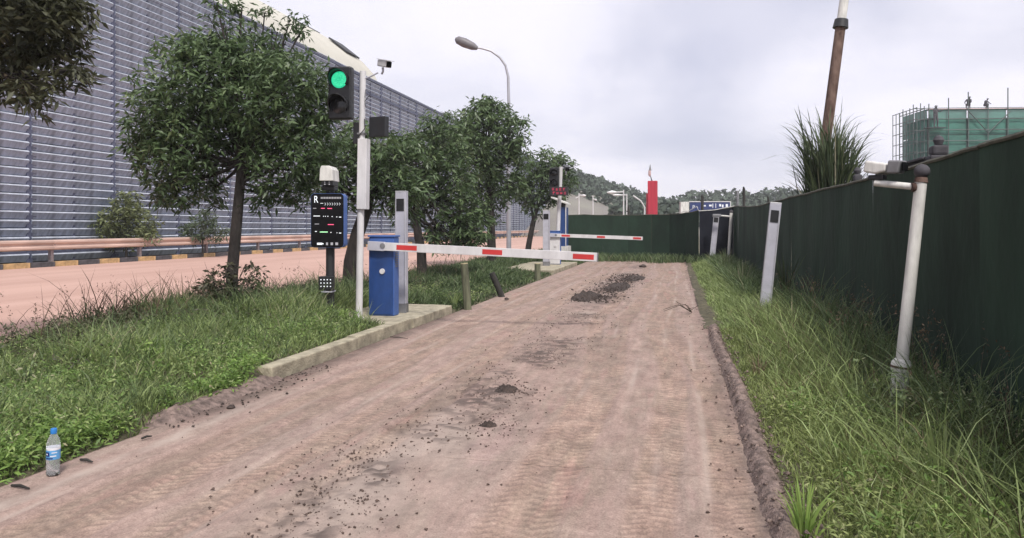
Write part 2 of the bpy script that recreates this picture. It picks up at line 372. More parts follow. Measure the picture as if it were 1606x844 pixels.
def ysteps(a, b):
    ys = [a]
    while ys[-1] < b:
        y = ys[-1]; ys.append(y+(.06 if y < 2.3 else .0125 if y < 7 else .022 if y < 11 else .04 if y < 17 else .1))
    ys[-1] = b; return np.array(ys)
road = props(bpy.data.objects.new('road', None), kind='structure'); COL.objects.link(road)
def slab(x0, x1, y0, y1):
    g = .0035; y0 += g; y1 -= g
    xs = np.linspace(x0, x1, int((x1-x0)/.02)); ys = ysteps(y0, y1)
    xs = np.concatenate([[x0], xs, [x1]]); ys = np.concatenate([[y0], ys, [y1]])
    X, Y = np.meshgrid(xs, ys); h, tr, mud, pale, rut = road_fields(X, Y)
    h[:, 0] = np.where(x0 < XL+.1, -.07, h[:, 1]); h[:, -1] = np.where(x1 > XR-.1, -.07, h[:, -2]); h[0, :] = -.07; h[-1, :] = -.07
    o = npmesh('road_slab', np.stack([X, Y, h], -1).reshape(-1, 3), gridfaces(len(xs), len(ys)), M['road'], road,
               dict(tread=tr.ravel(), mud=mud.ravel(), pale=pale.ravel(), rut=rut.ravel()))
for c0, c1, js in ((XL, XM, (-5, 2.1, 6.3, 10.7, 14.9, 19.1, 23.3, 29.5)), (XM, XR, (-5, 4.0, 8.2, 10.25, 14.4, 18.6, 22.8, 29.5))):
    for a, b in zip(js[:-1], js[1:]): slab(c0, c1, a, b)

# ground sheets
def sheet(name, x0, x1, y0, y1, z, m, kind='structure'):
    return props(MB().add([(x0, y0, z), (x1, y0, z), (x1, y1, z), (x0, y1, z)], [(0, 1, 2, 3)]).build(name, m), kind=kind)
sheet('ground', -900, 900, -300, 1500, -.09, M['earth'])
def vergeheight(x, y): return .10*(fbm(x*.8+5, y*.8, 1)-.45)
def verge(name, xs, ys, fn, m):
    X, Y = np.meshgrid(xs, ys); Z = fn(X, Y)
    return npmesh(name, np.stack([X, Y, Z], -1).reshape(-1, 3), gridfaces(len(xs), len(ys)), m, None, smooth=True, kind='structure')
def zleft(X, Y):
    e = np.clip((XL-.02-X)/.35, 0, 1); f = np.clip((X+7.1)/.4, 0, 1)
    lip = np.where((Y > 5.4) & (Y < 10.8), .10, .02)
    return -.05+(.05+lip)*np.clip((XL-.04-X)/.06, 0, 1)*f+.12*(fbm(X*.9, Y*.9, 1)-.4)*e*f
verge('verge_soil', np.linspace(-7.1, XL-.012, 60), np.linspace(-3, 70, 300), zleft, M['soil'])
def zright(X, Y): return .0+.06*(fbm(X*1.2, Y*1.2, 2)-.4)-.06*np.clip((X-1.1)/.8, 0, 1)
verge('verge_soil', np.linspace(XR+.10, 3.2, 30), np.linspace(-3, 29.3, 140), zright, M['soil'])
sheet('pink_road', -20.7, -6.95, -30, 300, -.03, M['pink'])
sheet('far_verge', -40, -20.9, -30, 300, .02, M['soil'])
sheet('dirt_track_end', XL-1.6, 2.6, 29.5, 36, -.035, M['soil'])

# crumbled mud ridge on the right edge
ys = np.arange(1.2, 9.75, .02); xs = np.arange(XR-.05, XR+.24, .010); X, Y = np.meshgrid(xs, ys)
t = (X-XR-.065-.015*np.sin(Y*1.3))/.060; Hh = .085*np.exp(-np.abs(t)**3)*(.55+.9*fbm(X*6, Y*4, 1))+(.055*(fbm(X*22, Y*22, 2, 4)-.5)+.05*(fbm(X*9, Y*9, 6)-.5))*np.exp(-t**4*.4)
props(npmesh('crumbled_kerb', np.stack([X, Y, Hh-.012-.03*np.clip(np.abs(t)-1.2, 0, 1)], -1).reshape(-1, 3), gridfaces(len(xs), len(ys)), M['ridge'], None, smooth=False), kind='structure')
ys = np.arange(9.75, 29, .05); X, Y = np.meshgrid(xs, ys)
t = (X-XR-.08-.05*np.sin(Y*1.3))/.14; Hh = .05*np.exp(-t*t)*fbm(X*5, Y*3, 4)*1.6+.02*(fbm(X*24, Y*24, 2, 3)-.5)
props(npmesh('dirt_edge', np.stack([X, Y, Hh-.008], -1).reshape(-1, 3), gridfaces(len(xs), len(ys)), M['soil'], None, smooth=True), kind='structure')
# dirt spilled along the left edge before the kerb
ys = np.arange(4.05, 5.9, .02); xs = np.arange(XL-.30, XL+.16, .015); X, Y = np.meshgrid(xs, ys)
ax = np.exp(-((X-XL+.07)/.13)**2)*np.clip((Y-4.05)/.35, 0, 1)*np.clip((5.9-Y)/.2, 0, 1)
props(npmesh('spilled_dirt', np.stack([X, Y, -.03+ax*(.07+.05*fbm(X*8, Y*8, 2))+.03*(fbm(X*26, Y*26, 5, 3)-.5)*ax], -1).reshape(-1, 3), gridfaces(len(xs), len(ys)), M['ridge'], None, smooth=False), kind='structure')

# mud heaps in the middle of the road
def heap(cx_, cy_, rx, ry, h, label, amp=.5):
    xs = np.linspace(-1, 1, 46); X, Y = np.meshgrid(xs, xs); r = np.sqrt(X*X+Y*Y)*(1+.5*(fbm(X*2+cx_*7, Y*2+cy_, 3)-.5))
    Z = h*np.clip(1-r*r, 0, 1)*(1-amp+2*amp*fbm(X*5+cx_, Y*5, 1))+.5*h*(fbm(X*11, Y*11+cy_, 2, 3)-.5)-.38*h*fbm(X*3+cy_, Y*3, 5)*1.3-.02*np.clip(r-.75, 0, 1)*4
    o = npmesh('mud_heap', np.stack([X*rx, Y*ry, Z], -1).reshape(-1, 3), gridfaces(46, 46), M['mud'], None, smooth=True)
    o.location = (cx_, cy_, 0); return props(o, label, 'mud heap', 'heaps of dark mud down the middle of the road')
heap(-1.62, 13.7, .30, .85, .13, 'largest dark mud heap, in the middle of the road beyond the barrier arm tip')
heap(-1.25, 16.4, .36, 1.5, .06, 'low rough dark mud patch on the road just past the largest heap')
heap(-1.05, 19.2, .36, 1.4, .05, 'farthest low mud patch, reddish lumps on the road')
heap(-1.32, 5.75, .12, .16, .045, 'flat dark mud pat among scattered crumbs, halfway up the near road')
heap(-1.20, 4.70, .07, .06, .035, 'small black mud pat alone on pale dust in the near road')

# clods
def clods(N, name, fn, s0, s1, m, kind='stuff'):
    base = np.array([(0,0,1),(.9,0,.1),(-.3,.85,.1),(-.3,-.85,.1),(.2,.5,.75),(0,0,-.4)]); fc = np.array([(0,1,4),(0,4,2),(1,2,4),(0,2,3),(0,3,1),(5,2,1),(5,3,2),(5,1,3)])
    C = fn(N); s = s0+(s1-s0)*rng.random(len(C))**3; a = rng.random(len(C))*2*pi
    V = base[None]*(1+.5*(rng.random((len(C), 6, 3))-.5)); x = V[..., 0]*np.cos(a)[:, None]-V[..., 1]*np.sin(a)[:, None]; y = V[..., 0]*np.sin(a)[:, None]+V[..., 1]*np.cos(a)[:, None]
    V = np.stack([x, y, V[..., 2]*.7], -1)*s[:, None, None]+C[:, None, :]
    F = (fc[None]+np.arange(len(C))[:, None, None]*6).reshape(-1, 3)
    return npmesh(name, V.reshape(-1, 3), F, m, None, kind=kind)
def debris_pos(N):
    y = 2.6+rng.random(N*3)**1.3*19; x = -1.38-.12*np.sin(y*.5)+rng.normal(0, .30, N*3)
    k = rng.random(N*3) < np.clip((fbm(x*1.7+3, y*1.1, 5)-.36)*4, .05, 1)
    x, y = x[k][:N], y[k][:N]; return np.stack([x, y, np.full(len(x), .004)], 1)
clods(4200, 'dirt_crumbs', debris_pos, .0025, .014, M['clod'])
def rr(N): 
    y = 2.5+rng.random(N)**1.5*22; x = XR-np.abs(rng.normal(0, .18, N)); return np.stack([x, y, np.full(N, .002)], 1)
def rk(N):
    y = 2.0+rng.random(N)**1.3*7.7; x = XR+.08+rng.normal(0, .05, N); return np.stack([x, y, .035+.03*rng.random(N)], 1)
clods(1300, 'dirt_crumbs', rk, .005, .024, M['ridge'])
clods(500, 'dirt_crumbs', rr, .003, .014, M['clod'])
def ra(N): 
    y = 2.5+rng.random(N)**1.5*20; x = XL+rng.random(N)*3.7; return np.stack([x, y, np.full(N, .002)], 1)
clods(260, 'dirt_crumbs', ra, .002, .009, M['clod'])
def rl(N):
    y = 4.2+rng.random(N)*2.2; x = XL+np.abs(rng.normal(0, .14, N)); return np.stack([x, y, np.full(N, .006)], 1)
clods(260, 'dirt_crumbs', rl, .004, .020, M['mud'])
def rm(N):
    y = 12.5+rng.random(N)*8; x = -1.35+.02*(y-14)+rng.normal(0, .22, N); return np.stack([x, y, np.full(N, .03)], 1)
clods(1700, 'dirt_crumbs', rm, .006, .032, M['mud'])
def rp2(N):
    c = rng.integers(0, 5, N); cx_ = np.array([-1.32, -1.20, -1.5, -1.25, -1.75])[c]; cy_ = np.array([5.75, 4.7, 3.3, 7.4, 3.9])[c]; return np.stack([cx_+rng.normal(0, .14, N), cy_+rng.normal(0, .22, N), np.full(N, .004)], 1)
clods(1500, 'dirt_crumbs', rp2, .002, .012, M['clod'])
# a lump near the spilled dirt; twigs on the road
def lump(p, s, label):
    b = MB(); b.lathe([(0, .0), (s, .1*s), (s*1.1, .4*s), (s*.6, .8*s), (0, s)], 9); o = b.build('dirt_lump', M['mud'], None, True, loc=p)
    for v in o.data.vertices: v.co *= 1+.3*(random.random()-.5)
    return props(o, label, 'dirt lump', 'loose lumps of dirt on the road')
lump((-3.12, 4.75, .0), .030, 'loose dark lump beside the spilled dirt before the kerb')
lump((-2.98, 13.0, .0), .04, 'dark lump on the road beyond the end of the near kerb')
lump((-1.05, 24.5, .0), .11, 'black lump at the far end of the road before the grass')
def twig(px0, py0, px1, py1, label, r=.006):
    def g(px, py): z = FPX*CAMH/(py-357); p = P(px, py, z); p.z = .012; return p
    a, b = g(px0, py0), g(px1, py1); o = MB().tube([a, (a+b)/2+Vector((0, 0, .006)), b], [r, r*1.3, r*.7], 6).build('twig', M['wood_dark'])
    return props(o, label, 'twig', 'short dark twigs on the road edge')
twig(18, 765, 46, 770, 'dark twig at the bottom left road edge, left of the bottle')
twig(76, 743, 90, 748, 'dark twig under the foot of the water bottle')
twig(126, 724, 145, 728, 'dark twig on the road just right of the water bottle')
twig(222, 691, 238, 687, 'short twig farther along the left road edge')
twig(612, 530, 640, 533, 'thin twig lying beside the near kerb', .004)

# left kerb of cast stones and the pad behind it
kerb = props(bpy.data.objects.new('kerb', None), kind='structure'); COL.objects.link(kerb)
for i, (a, b, dz, dx) in enumerate(((5.62, 7.36, 0, 0), (7.38, 9.02, .006, -.012), (9.04, 10.72, -.002, .004))):
    MB().box(XL-.15, XL-.006, a, b, -.1, .128).build('kerb_stone', M['conc'], kerb, bevel=.012, loc=(dx, 0, dz))
pad = MB().box(-4.55, XL-.17, 8.55, 10.9, -.1, .112).build('concrete_pad', M['conc'], None, bevel=.01); props(pad, kind='structure')
pad2 = MB().add([(-4.9, 8.9, -.1), (-4.56, 8.9, -.1), (-4.56, 10.6, -.1), (-4.9, 10.6, -.1), (-4.9, 8.9, .10), (-4.56, 8.9, .10), (-4.56, 10.6, .10), (-4.9, 10.6, .10)], [(4, 5, 6, 7), (0, 1, 5, 4), (1, 2, 6, 5), (2, 3, 7, 6), (3, 0, 4, 7)]).build('concrete_pad', M['conc']); props(pad2, kind='structure')
# pad cracks as recessed paver joints: thin tiles on the pad
# far island
isl = props(MB().box(-5.0, XL-.02, 20.3, 25.4, -.1, .115).build('concrete_pad', M['conc'], None, bevel=.015), kind='structure')

# ------------------------------------------------------------------ vegetation generators
def blades(name, C, H, W, lean, m, tint, seg=3, droop=.5, kind='stuff', parent=None):
    """C (n,3) roots, H heights, W widths, lean (n,2) horizontal lean vectors relative to height"""
    n = len(C); a = rng.random(n)*2*pi; side = np.stack([np.cos(a), np.sin(a), np.zeros(n)], 1)
    ts = np.linspace(0, 1, seg+1); V = []
    for i, t in enumerate(ts):
        c = C.copy(); c[:, :2] += lean*(H*t**1.8)[:, None]; c[:, 2] += H*(t-droop*np.hypot(lean[:, 0], lean[:, 1])*t**3*.6)
        if i < seg:
            w_ = (W*(1-t**2*.7)*(.6 if i == 0 else 1))[:, None]*side*.5; V += [c-w_, c+w_]
        else: V += [c]
    k = len(V); V = np.stack(V, 1).reshape(-1, 3); f = []
    for i in range(seg-1): f += [(2*i, 2*i+1, 2*i+3), (2*i, 2*i+3, 2*i+2)]
    f += [(2*seg-2, 2*seg-1, 2*seg)]
    F = (np.array(f)[None]+np.arange(n)[:, None, None]*k).reshape(-1, 3)
    return npmesh(name, V, F, m, parent, dict(tint=np.repeat(tint, k)), smooth=True, kind=kind)
def leaves(name, C, D, Lh, W, m, tint, kind=None, parent=None):
    """folded leaves: root C, direction D (unit), length, width"""
    n = len(C); r = rng.normal(size=(n, 3)); s = np.cross(D, r+np.array([0, 0, 1.2])); s /= np.linalg.norm(s, axis=1)[:, None]+1e-9
    nrm = np.cross(s, D); L_ = Lh[:, None]; w_ = W[:, None]*.5
    mid = C+D*L_*.45-nrm*(w_*.25); tip = C+D*L_-np.array([0, 0, 1])*L_*.12
    V = np.stack([C, mid+s*w_+nrm*w_*.35, tip, mid-s*w_+nrm*w_*.35], 1).reshape(-1, 3)
    F = (np.array([(0, 1, 2), (0, 2, 3)])[None]+np.arange(n)[:, None, None]*4).reshape(-1, 3)
    return npmesh(name, V, F, m, parent, dict(tint=np.repeat(tint, 4)), kind=kind)
def rosettes(cent, k, Lm, droop=-.35):
    n = len(cent); C = np.repeat(cent, k, 0); D = rng.normal(size=(n*k, 3)); D /= np.linalg.norm(D, axis=1)[:, None]
    D[:, 2] = D[:, 2]*.6+droop*rng.random(n*k)*1.6; D /= np.linalg.norm(D, axis=1)[:, None]
    C = C+D*.02+rng.normal(0, Lm*.28, (n*k, 3)); return C, D
def tree(name, label, base, trunk_pts, trunk_r, lobes, mleaf='leaf', Lm=.12, dens=150, k=9, group='broadleaf trees along the verge', cat='tree', wfac=.30, hollow=.55, twigs=22):
    """trunk_pts and lobes (centre, radius[, density]) are world points"""
    t = thing(name, label, cat, base, 0, group); o0 = Vector(base)
    mb = MB(); pts = [Vector(p)-o0 for p in trunk_pts]; n = len(pts)
    mb.tube(pts, [trunk_r*(1-.35*i/(n-1)) for i in range(n)], 10); fork = pts[-1]
    mb.build('trunk', M['bark'], t, True)
    lb = MB(); allc = []; tints = []
    for lo_ in lobes:
        c, r = Vector(lo_[0])-o0, lo_[1]; dn = lo_[2] if len(lo_) > 2 else 1
        st = pts[random.choice([-1, -1, -2])] if n > 2 else fork
        mid = st.lerp(c, .5)+Vector((random.uniform(-.1, .1), random.uniform(-.1, .1), -.12*r)); rr_ = max(.012, trunk_r*.32)
        lb.tube([st, st.lerp(mid, .5)+Vector((0, 0, -.03)), mid, mid.lerp(c, .6), c], [rr_, rr_*.85, rr_*.65, rr_*.5, rr_*.3], 6, False)
        nc = int(dens*r*r*dn)+3; d = rng.normal(size=(nc, 3)); d /= np.linalg.norm(d, axis=1)[:, None]
        rad = r*(hollow+(1.05-hollow)*rng.random(nc)**.6); rad *= .80+.45*vn(d[:, 0]*2.4+c.x*3+9, d[:, 2]*2.4+c.y*3+9, 2)
        cen = np.array(c)+d*rad[:, None]*np.array([1, 1, .92]); allc.append(cen)
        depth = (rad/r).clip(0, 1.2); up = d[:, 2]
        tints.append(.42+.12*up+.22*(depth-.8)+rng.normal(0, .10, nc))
        for q in cen[rng.permutation(nc)[:int(twigs*min(1, r*dn))+2]]:
            q = Vector(q); a = mid.lerp(c, random.random()); lb.tube([a, a.lerp(q, .5)+Vector((0, 0, .04)), q], [rr_*.32, rr_*.2, .004], 4, False)
    lb.build('branches', M['bark'], t, True)
    cen = np.concatenate(allc); ti = np.repeat(np.concatenate(tints), k)
    C, D = rosettes(cen, k, Lm); nL = len(C); Ls = Lm*(.65+.6*rng.random(nL))
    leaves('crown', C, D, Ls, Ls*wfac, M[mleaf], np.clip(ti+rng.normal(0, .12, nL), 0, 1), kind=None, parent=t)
    return t
def PL(lst, zc, sc=1.0, spread=.35):
    out = []
    for i, q in enumerate(lst):
        r = q[2]*zc/FPX; dz = q[4] if len(q) > 4 else random.uniform(-spread, spread)
        out.append((P(q[0], q[1], zc+dz), r, q[3] if len(q) > 3 else 1))
    return out

# near-left tree whose crown hangs into the frame
z0 = 6.9; b0 = P(-150, 560, z0); b0.z = 0
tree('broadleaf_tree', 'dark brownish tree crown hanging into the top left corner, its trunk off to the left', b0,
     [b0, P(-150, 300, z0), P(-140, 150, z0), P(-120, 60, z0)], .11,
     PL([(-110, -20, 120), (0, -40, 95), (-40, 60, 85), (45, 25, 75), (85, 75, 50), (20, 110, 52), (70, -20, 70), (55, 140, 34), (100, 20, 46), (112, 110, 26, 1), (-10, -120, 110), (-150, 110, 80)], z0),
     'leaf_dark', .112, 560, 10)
# main tree
z1 = 10.6; b1 = P(362, 505, z1); b1.z = 0
tree('broadleaf_tree', 'large dense green tree by the pink road, left of the black sign board', b1,
     [b1, P(364, 430, z1), P(372, 340, z1), P(377, 285, z1), P(378, 255, z1)], .09,
     PL([(365, 150, 100), (300, 150, 82), (435, 160, 82), (240, 195, 50), (335, 90, 52), (400, 95, 60), (460, 125, 52), (500, 165, 38), (482, 225, 52), (440, 255, 50), (500, 270, 32),
         (250, 250, 44), (285, 285, 44), (255, 300, 24), (330, 300, 28, .7), (300, 225, 65), (420, 215, 55, .7), (455, 300, 34), (415, 305, 24, .6), (330, 245, 40, .5), (215, 225, 24), (295, 75, 26),
         (350, 40, 22, .22), (395, 50, 24, .25), (435, 50, 20, .25), (478, 40, 17, .5), (455, 30, 13, .4), (340, 8, 20, .35), (380, 10, 20, .35), (415, 20, 15, .35)], z1, spread=.55),
     'leaf', .118, 460, 10, twigs=12, hollow=.42)
# second tree, behind traffic pole
z2 = 14.4; b2 = P(548, 440, z2); b2.z = 0
tree('broadleaf_tree', 'dark leaning tree behind the white signal pole, its forked trunk half hidden', b2,
     [b2, P(551, 410, z2), P(560, 370, z2), P(575, 325, z2), P(580, 300, z2)], .16,
     PL([(540, 245, 45), (515, 290, 34), (560, 215, 26), (590, 240, 52), (625, 260, 50), (600, 295, 38), (510, 250, 28), (640, 300, 38), (545, 300, 28, .6)], z2),
     'leaf', .16, 230, 10)
z3 = 18.4; b3 = P(662, 420, z3); b3.z = 0
tree('broadleaf_tree', 'wide bushy tree rising straight behind the near barrier arm, lower branches drooping', b3,
     [b3, P(661, 395, z3), P(656, 370, z3), P(652, 340, z3), P(655, 300, z3)], .13,
     PL([(655, 250, 46), (690, 235, 46), (620, 240, 36), (700, 280, 45), (665, 300, 42), (720, 320, 36), (740, 350, 30), (705, 355, 32), (640, 330, 28), (755, 370, 17), (690, 200, 30), (722, 372, 20), (700, 374, 22), (738, 372, 20), (682, 368, 14)], z3),
     'leaf', .175, 190, 10)
z4 = 25; b4 = P(771, 404, z4); b4.z = 0
tree('broadleaf_tree', 'tallest mid-distance tree, crown reaching beside the street lamp', b4,
     [b4, P(771, 385, z4), P(770, 350, z4), P(768, 310, z4), P(768, 270, z4)], .16,
     PL([(765, 215, 50), (755, 178, 28), (780, 180, 26), (730, 195, 32), (800, 200, 30), (815, 235, 22), (790, 250, 40), (740, 250, 42), (705, 225, 30), (770, 295, 38), (800, 290, 24), (740, 310, 36), (760, 330, 26, .6), (765, 165, 18), (690, 210, 18)], z4),
     'leaf', .21, 140, 10)
z5 = 31; b5 = P(826, 396, z5); b5.z = 0
tree('broadleaf_tree', 'smaller tree with slanting twin trunks left of the far signal pole', b5,
     [b5, P(830, 380, z5), P(836, 350, z5), P(842, 325, z5)], .14,
     PL([(850, 290, 32), (830, 270, 26), (870, 265, 30), (885, 280, 22), (855, 250, 22), (815, 290, 20), (890, 262, 14), (845, 318, 22, .7), (820, 315, 16), (872, 300, 18)], z5),
     'leaf', .23, 100, 10)
# shrubs beyond the guardrail
zs = 30.4; bs = P(198, 405, zs); bs.z = 0
tree('round_shrub', 'larger light green shrub between guardrail and blue louvred wall', bs, [bs, P(198, 390, zs), P(198, 370, zs)], .06,
     PL([(198, 355, 36), (170, 350, 22), (228, 352, 22), (195, 325, 22), (205, 308, 12), (215, 335, 20), (170, 370, 20), (230, 370, 18)], zs), 'leaf_bush', .20, 150, 9, 'shrubs in front of the louvred wall', 'shrub')
zs = 33; bs = P(318, 400, zs); bs.z = 0
tree('round_shrub', 'smaller dark green shrub half behind the big tree trunk, beyond the guardrail', bs, [bs, P(318, 388, zs), P(318, 375, zs)], .05,
     PL([(315, 355, 22), (300, 365, 16), (338, 362, 18), (325, 340, 13)], zs), 'leaf_far', .20, 150, 9, 'shrubs in front of the louvred wall', 'shrub')
# small bush at base of main tree
zb = 10.0; bb = P(352, 500, zb); bb.z = 0
tree('scrubby_bush', 'dusty brown-green bush around the foot of the large tree', bb, [bb, P(352, 480, zb), P(350, 460, zb)], .015,
     PL([(345, 450, 28, 1.2), (375, 455, 26), (320, 462, 22), (400, 430, 18, .7), (350, 425, 14, .6), (410, 445, 12, .7), (385, 415, 10, .5), (360, 475, 30), (310, 480, 18), (335, 440, 16), (395, 465, 20)], zb, spread=.2), 'leaf_brown', .085, 480, 6, 'bushes in the verge', 'bush', wfac=.4)

# ---- grass
def leftpos(N, y0, y1, pw=1.0, x0=-7.0, x1=XL-.05):
    u = rng.random(N); y = y0+(y1-y0)*u**pw; x = x0+(x1-x0)*rng.random(N); return x, y
def inview(x, y): return (x > -1.12*(y+.6)) & ((x < .46*(y+1)))
def offpad(x, y):
    return ~(((x > -4.5) & (x < -3.2) & (y > 8.5) & (y < 11.0)) | ((x > XL-.17) & (y > 5.5) & (y < 10.8)) | ((x > -4.9) & (y > 20.4) & (y < 25.3)))
def grass_left(name, N, y0, y1, pw, hmul, wmul, m, seg, dist_h=True, kind='stuff'):
    x, y = leftpos(N, y0, y1, pw); k = inview(x, y) & offpad(x, y); x, y = x[k], y[k]
    n = len(x); cl = fbm(x*1.6+11, y*1.6, 3); cl2 = fbm(x*.7+2, y*.7+8, 6)
    edge = np.clip((XL-x)/1.4, 0, 1); H = (.06+.13*edge+.15*cl*edge)*hmul*(.5+.8*rng.random(n))
    H *= np.clip(.6+.8*cl2, .5, 1.3); H *= .55+.9*np.clip((fbm(x*1.1+40, y*1.1, 0)-.3)*2.5, 0, 1); nr = np.clip((y-5.0)/3.5, 0, 1); H = np.where(x < -5.5, H*(.30+.45*nr), H)
    z = zleft(x, y); C = np.stack([x, y, z-.01], 1)
    a = rng.random(n)*2*pi; la = (.25+.75*rng.random(n)); lean = np.stack([np.cos(a)*la+.15, np.sin(a)*la-.1], 1)
    W = (.005+.006*rng.random(n))*wmul*(1+.10*np.clip(y-6, 0, 30))
    br = np.exp(-((x+4.3)/1.0)**2)*np.clip((13-y)/5, 0, 1)
    tint = np.clip(.38+.6*(cl-.45)+.2*br+rng.normal(0, .17, n)+(rng.random(n) > .96)*.4, 0, 1)
    return blades(name, C, H, W, lean, m, tint, seg)
g = grass_left('grass', 62000, 2.2, 11, 1.0, 1.0, 1.15, M['grass'], 3); 
g = grass_left('grass', 15000, 2.2, 13, 1.0, 1.5, 1.1, M['grass_dark'], 3)
g = grass_left('grass', 48000, 10.5, 32, 1.2, .95, 1.6, M['grass_dark'], 2)
g = grass_left('grass', 10000, 30, 60, 1.2, 1.1, 2.2, M['grass_dark'], 2)
# darker taller fringe next to the pink road
def fringe(N, y0, y1, h0, h1, m, name='tall_grass'):
    y = y0+(y1-y0)*rng.random(N)**1.2; x = -6.55+rng.normal(0, .35, N).clip(-.5, .9); k = inview(x, y); x, y = x[k], y[k]; n = len(x)
    cl = fbm(x*.9+4, y*1.3, 2); kk = (cl > .40) & ((y > 7.2) | (rng.random(len(x)) < .10)); x, y, cl = x[kk], y[kk], cl[kk]; n = len(x)
    H = (h0+(h1-h0)*rng.random(n)**1.6)*(.6+.9*(cl-.3)); a = rng.random(n)*2*pi; la = .15+.6*rng.random(n)
    return blades(name, np.stack([x, y, zleft(x, y)], 1), H, .006+.008*rng.random(n), np.stack([np.cos(a)*la, np.sin(a)*la], 1), m, np.clip(rng.normal(.42, .22, n), 0, 1), 4)
fringe(2600, 4.5, 12, .20, .50, M['grass_dark']); fringe(700, 4.5, 11, .40, .85, M['stalk'], 'dry_stalks'); fringe(260, 5.0, 9, .35, .9, M['stalk'], 'dry_stalks'); fringe(2500, 11, 30, .25, .6, M['grass_dark'])
# seed heads
def seeds(N, xf, y0, y1, h0, h1, m=M['stalk']):
    y = y0+(y1-y0)*rng.random(N); x = xf(N, y); k = inview(x, y); x, y = x[k], y[k]; n = len(x)
    H = h0+(h1-h0)*rng.random(n); a = rng.random(n)*2*pi; la = .05+.35*rng.random(n); lean = np.stack([np.cos(a)*la, np.sin(a)*la], 1)
    C = np.stack([x, y, np.zeros(n)], 1); tint = np.clip(rng.normal(.5, .2, n), 0, 1)
    blades('seed_stalks', C, H, np.full(n, .0035), lean, m, tint, 3)
    tip = C.copy(); tip[:, :2] += lean*H[:, None]*.85; tip[:, 2] += H*.90
    kk = 7; T = np.repeat(tip, kk, 0)+rng.normal(0, 1, (n*kk, 3))*np.array([.012, .012, .035]); D = rng.normal(size=(n*kk, 3))+np.array([0, 0, 1.2]); D /= np.linalg.norm(D, axis=1)[:, None]
    leaves('seed_heads', T, D, np.full(n*kk, .028), np.full(n*kk, .010), m, np.repeat(tint, kk), 'stuff')
seeds(150, lambda N, y: -6.3+rng.normal(0, .5, N), 4.5, 13, .35, .7)
seeds(120, lambda N, y: -5.3+rng.normal(0, .5, N), 9, 16, .35, .75)
# broad-leaved ground cover on the left bank
def cover(N, xf, y0, y1, z1_, m, Lm, bias=.5, zf=zleft):
    y = y0+(y1-y0)*rng.random(N); x = xf(N); k = inview(x, y) & offpad(x, y); x, y = x[k], y[k]; cl = fbm(x*1.4+20, y*1.4, 4); kk = cl > .44; x, y = x[kk], y[kk]
    z = zf(x, y)+.03+z1_*rng.random(len(x)); C0 = np.stack([x, y, z], 1); C, D = rosettes(C0, 5, Lm, .1)
    n = len(C); Ls = Lm*(.6+.8*rng.random(n)); leaves('ground_cover', C, D, Ls, Ls*.30, m, np.clip(rng.normal(bias, .2, n), 0, 1), 'stuff')
cover(8500, lambda N: -4.4+rng.normal(0, .85, N).clip(-2.4, 1.0), 2.6, 12, .17, M['weed'], .032, .30)
cover(6500, lambda N: -4.9+rng.normal(0, 1.0, N).clip(-2.0, 1.5), 2.6, 14, .16, M['grass'], .034, .6)
cover(1100, lambda N: XL-.05-np.abs(rng.normal(0, .18, N)), 2.8, 5.8, .05, M['weed'], .045, .5)
cover(2600, lambda N: -5.8+rng.normal(0, .6, N), 5, 14, .25, M['leaf_brown'], .05, .6)
# right verge
def grass_right(N, y0, y1, pw, hmul, m, seg, wm=1, x0=.53, x1=2.02, name='grass', lo=0):
    u = rng.random(N); y = y0+(y1-y0)*u**pw; x = x0+(x1-x0)*rng.random(N)**.9; k = (x < .46*(y+1)); x, y = x[k], y[k]; n = len(x)
    cl = fbm(x*1.7+31, y*1.7, 2); e = np.clip((x-.50)/.7, 0, 1)*np.clip(1.3-.5*np.clip((x-1.3)/.6, 0, 1), 0, 1); H = (.05+.10*e+.14*cl*e+lo)*hmul*(.5+.8*rng.random(n))
    a = rng.random(n)*2*pi; la = .25+.75*rng.random(n); lean = np.stack([np.cos(a)*la-.1, np.sin(a)*la], 1)
    tint = np.clip(.42+.5*(cl-.45)+rng.normal(0, .18, n)+(rng.random(n) > .95)*.4-.12*np.clip(e-.5, 0, 1), 0, 1)
    return blades(name, np.stack([x, y, zright(x, y)-.01], 1), H, (.0045+.005*rng.random(n))*wm*(1+.09*np.clip(y-5, 0, 30)), lean, m, tint, seg)
grass_right(44000, 2.4, 10, 1.1, .95, M['grass_yellow'], 3)
grass_right(9000, 3.5, 12, 1.0, 1.3, M['grass_dark'], 3, x0=1.25)
grass_right(30000, 9.5, 28, 1.25, 1.35, M['grass'], 2, 1.3, x0=.52)
grass_right(7000, 13, 28, 1.2, 2.1, M['grass_dark'], 3, 1.3, x0=1.1)
grass_right(1300, 4, 12, 1.0, 1.7, M['stalk'], 3, .7, x0=1.4, name='dry_stalks')
cover(6500, lambda N: .60+rng.random(N)*1.35, 2.6, 10, .13, M['grass_yellow'], .028, .55, zright)
cover(1600, lambda N: .70+rng.random(N)*1.3, 2.6, 8, .18, M['weed'], .035, .35, zright)
grass_right(4500, 2.8, 11, 1.0, 2.0, M['grass'], 3, 1.1, x0=.75)
grass_right(900, 2.8, 11, 1.0, 1.8, M['stalk'], 3, .8, x0=.7, name='dry_stalks')
blades_r = grass_right(1500, 4.5, 11, 1.0, 3.2, M['grass_dark'], 4, .9, x0=1.5, name='tall_weeds')
seeds(160, lambda N, y: 1.75+rng.normal(0, .18, N), 4.5, 12, .35, .75)
cover(2600, lambda N: 1.65+rng.normal(0, .2, N), 4.5, 12, .38, M['grass_dark'], .035, .65, zright)
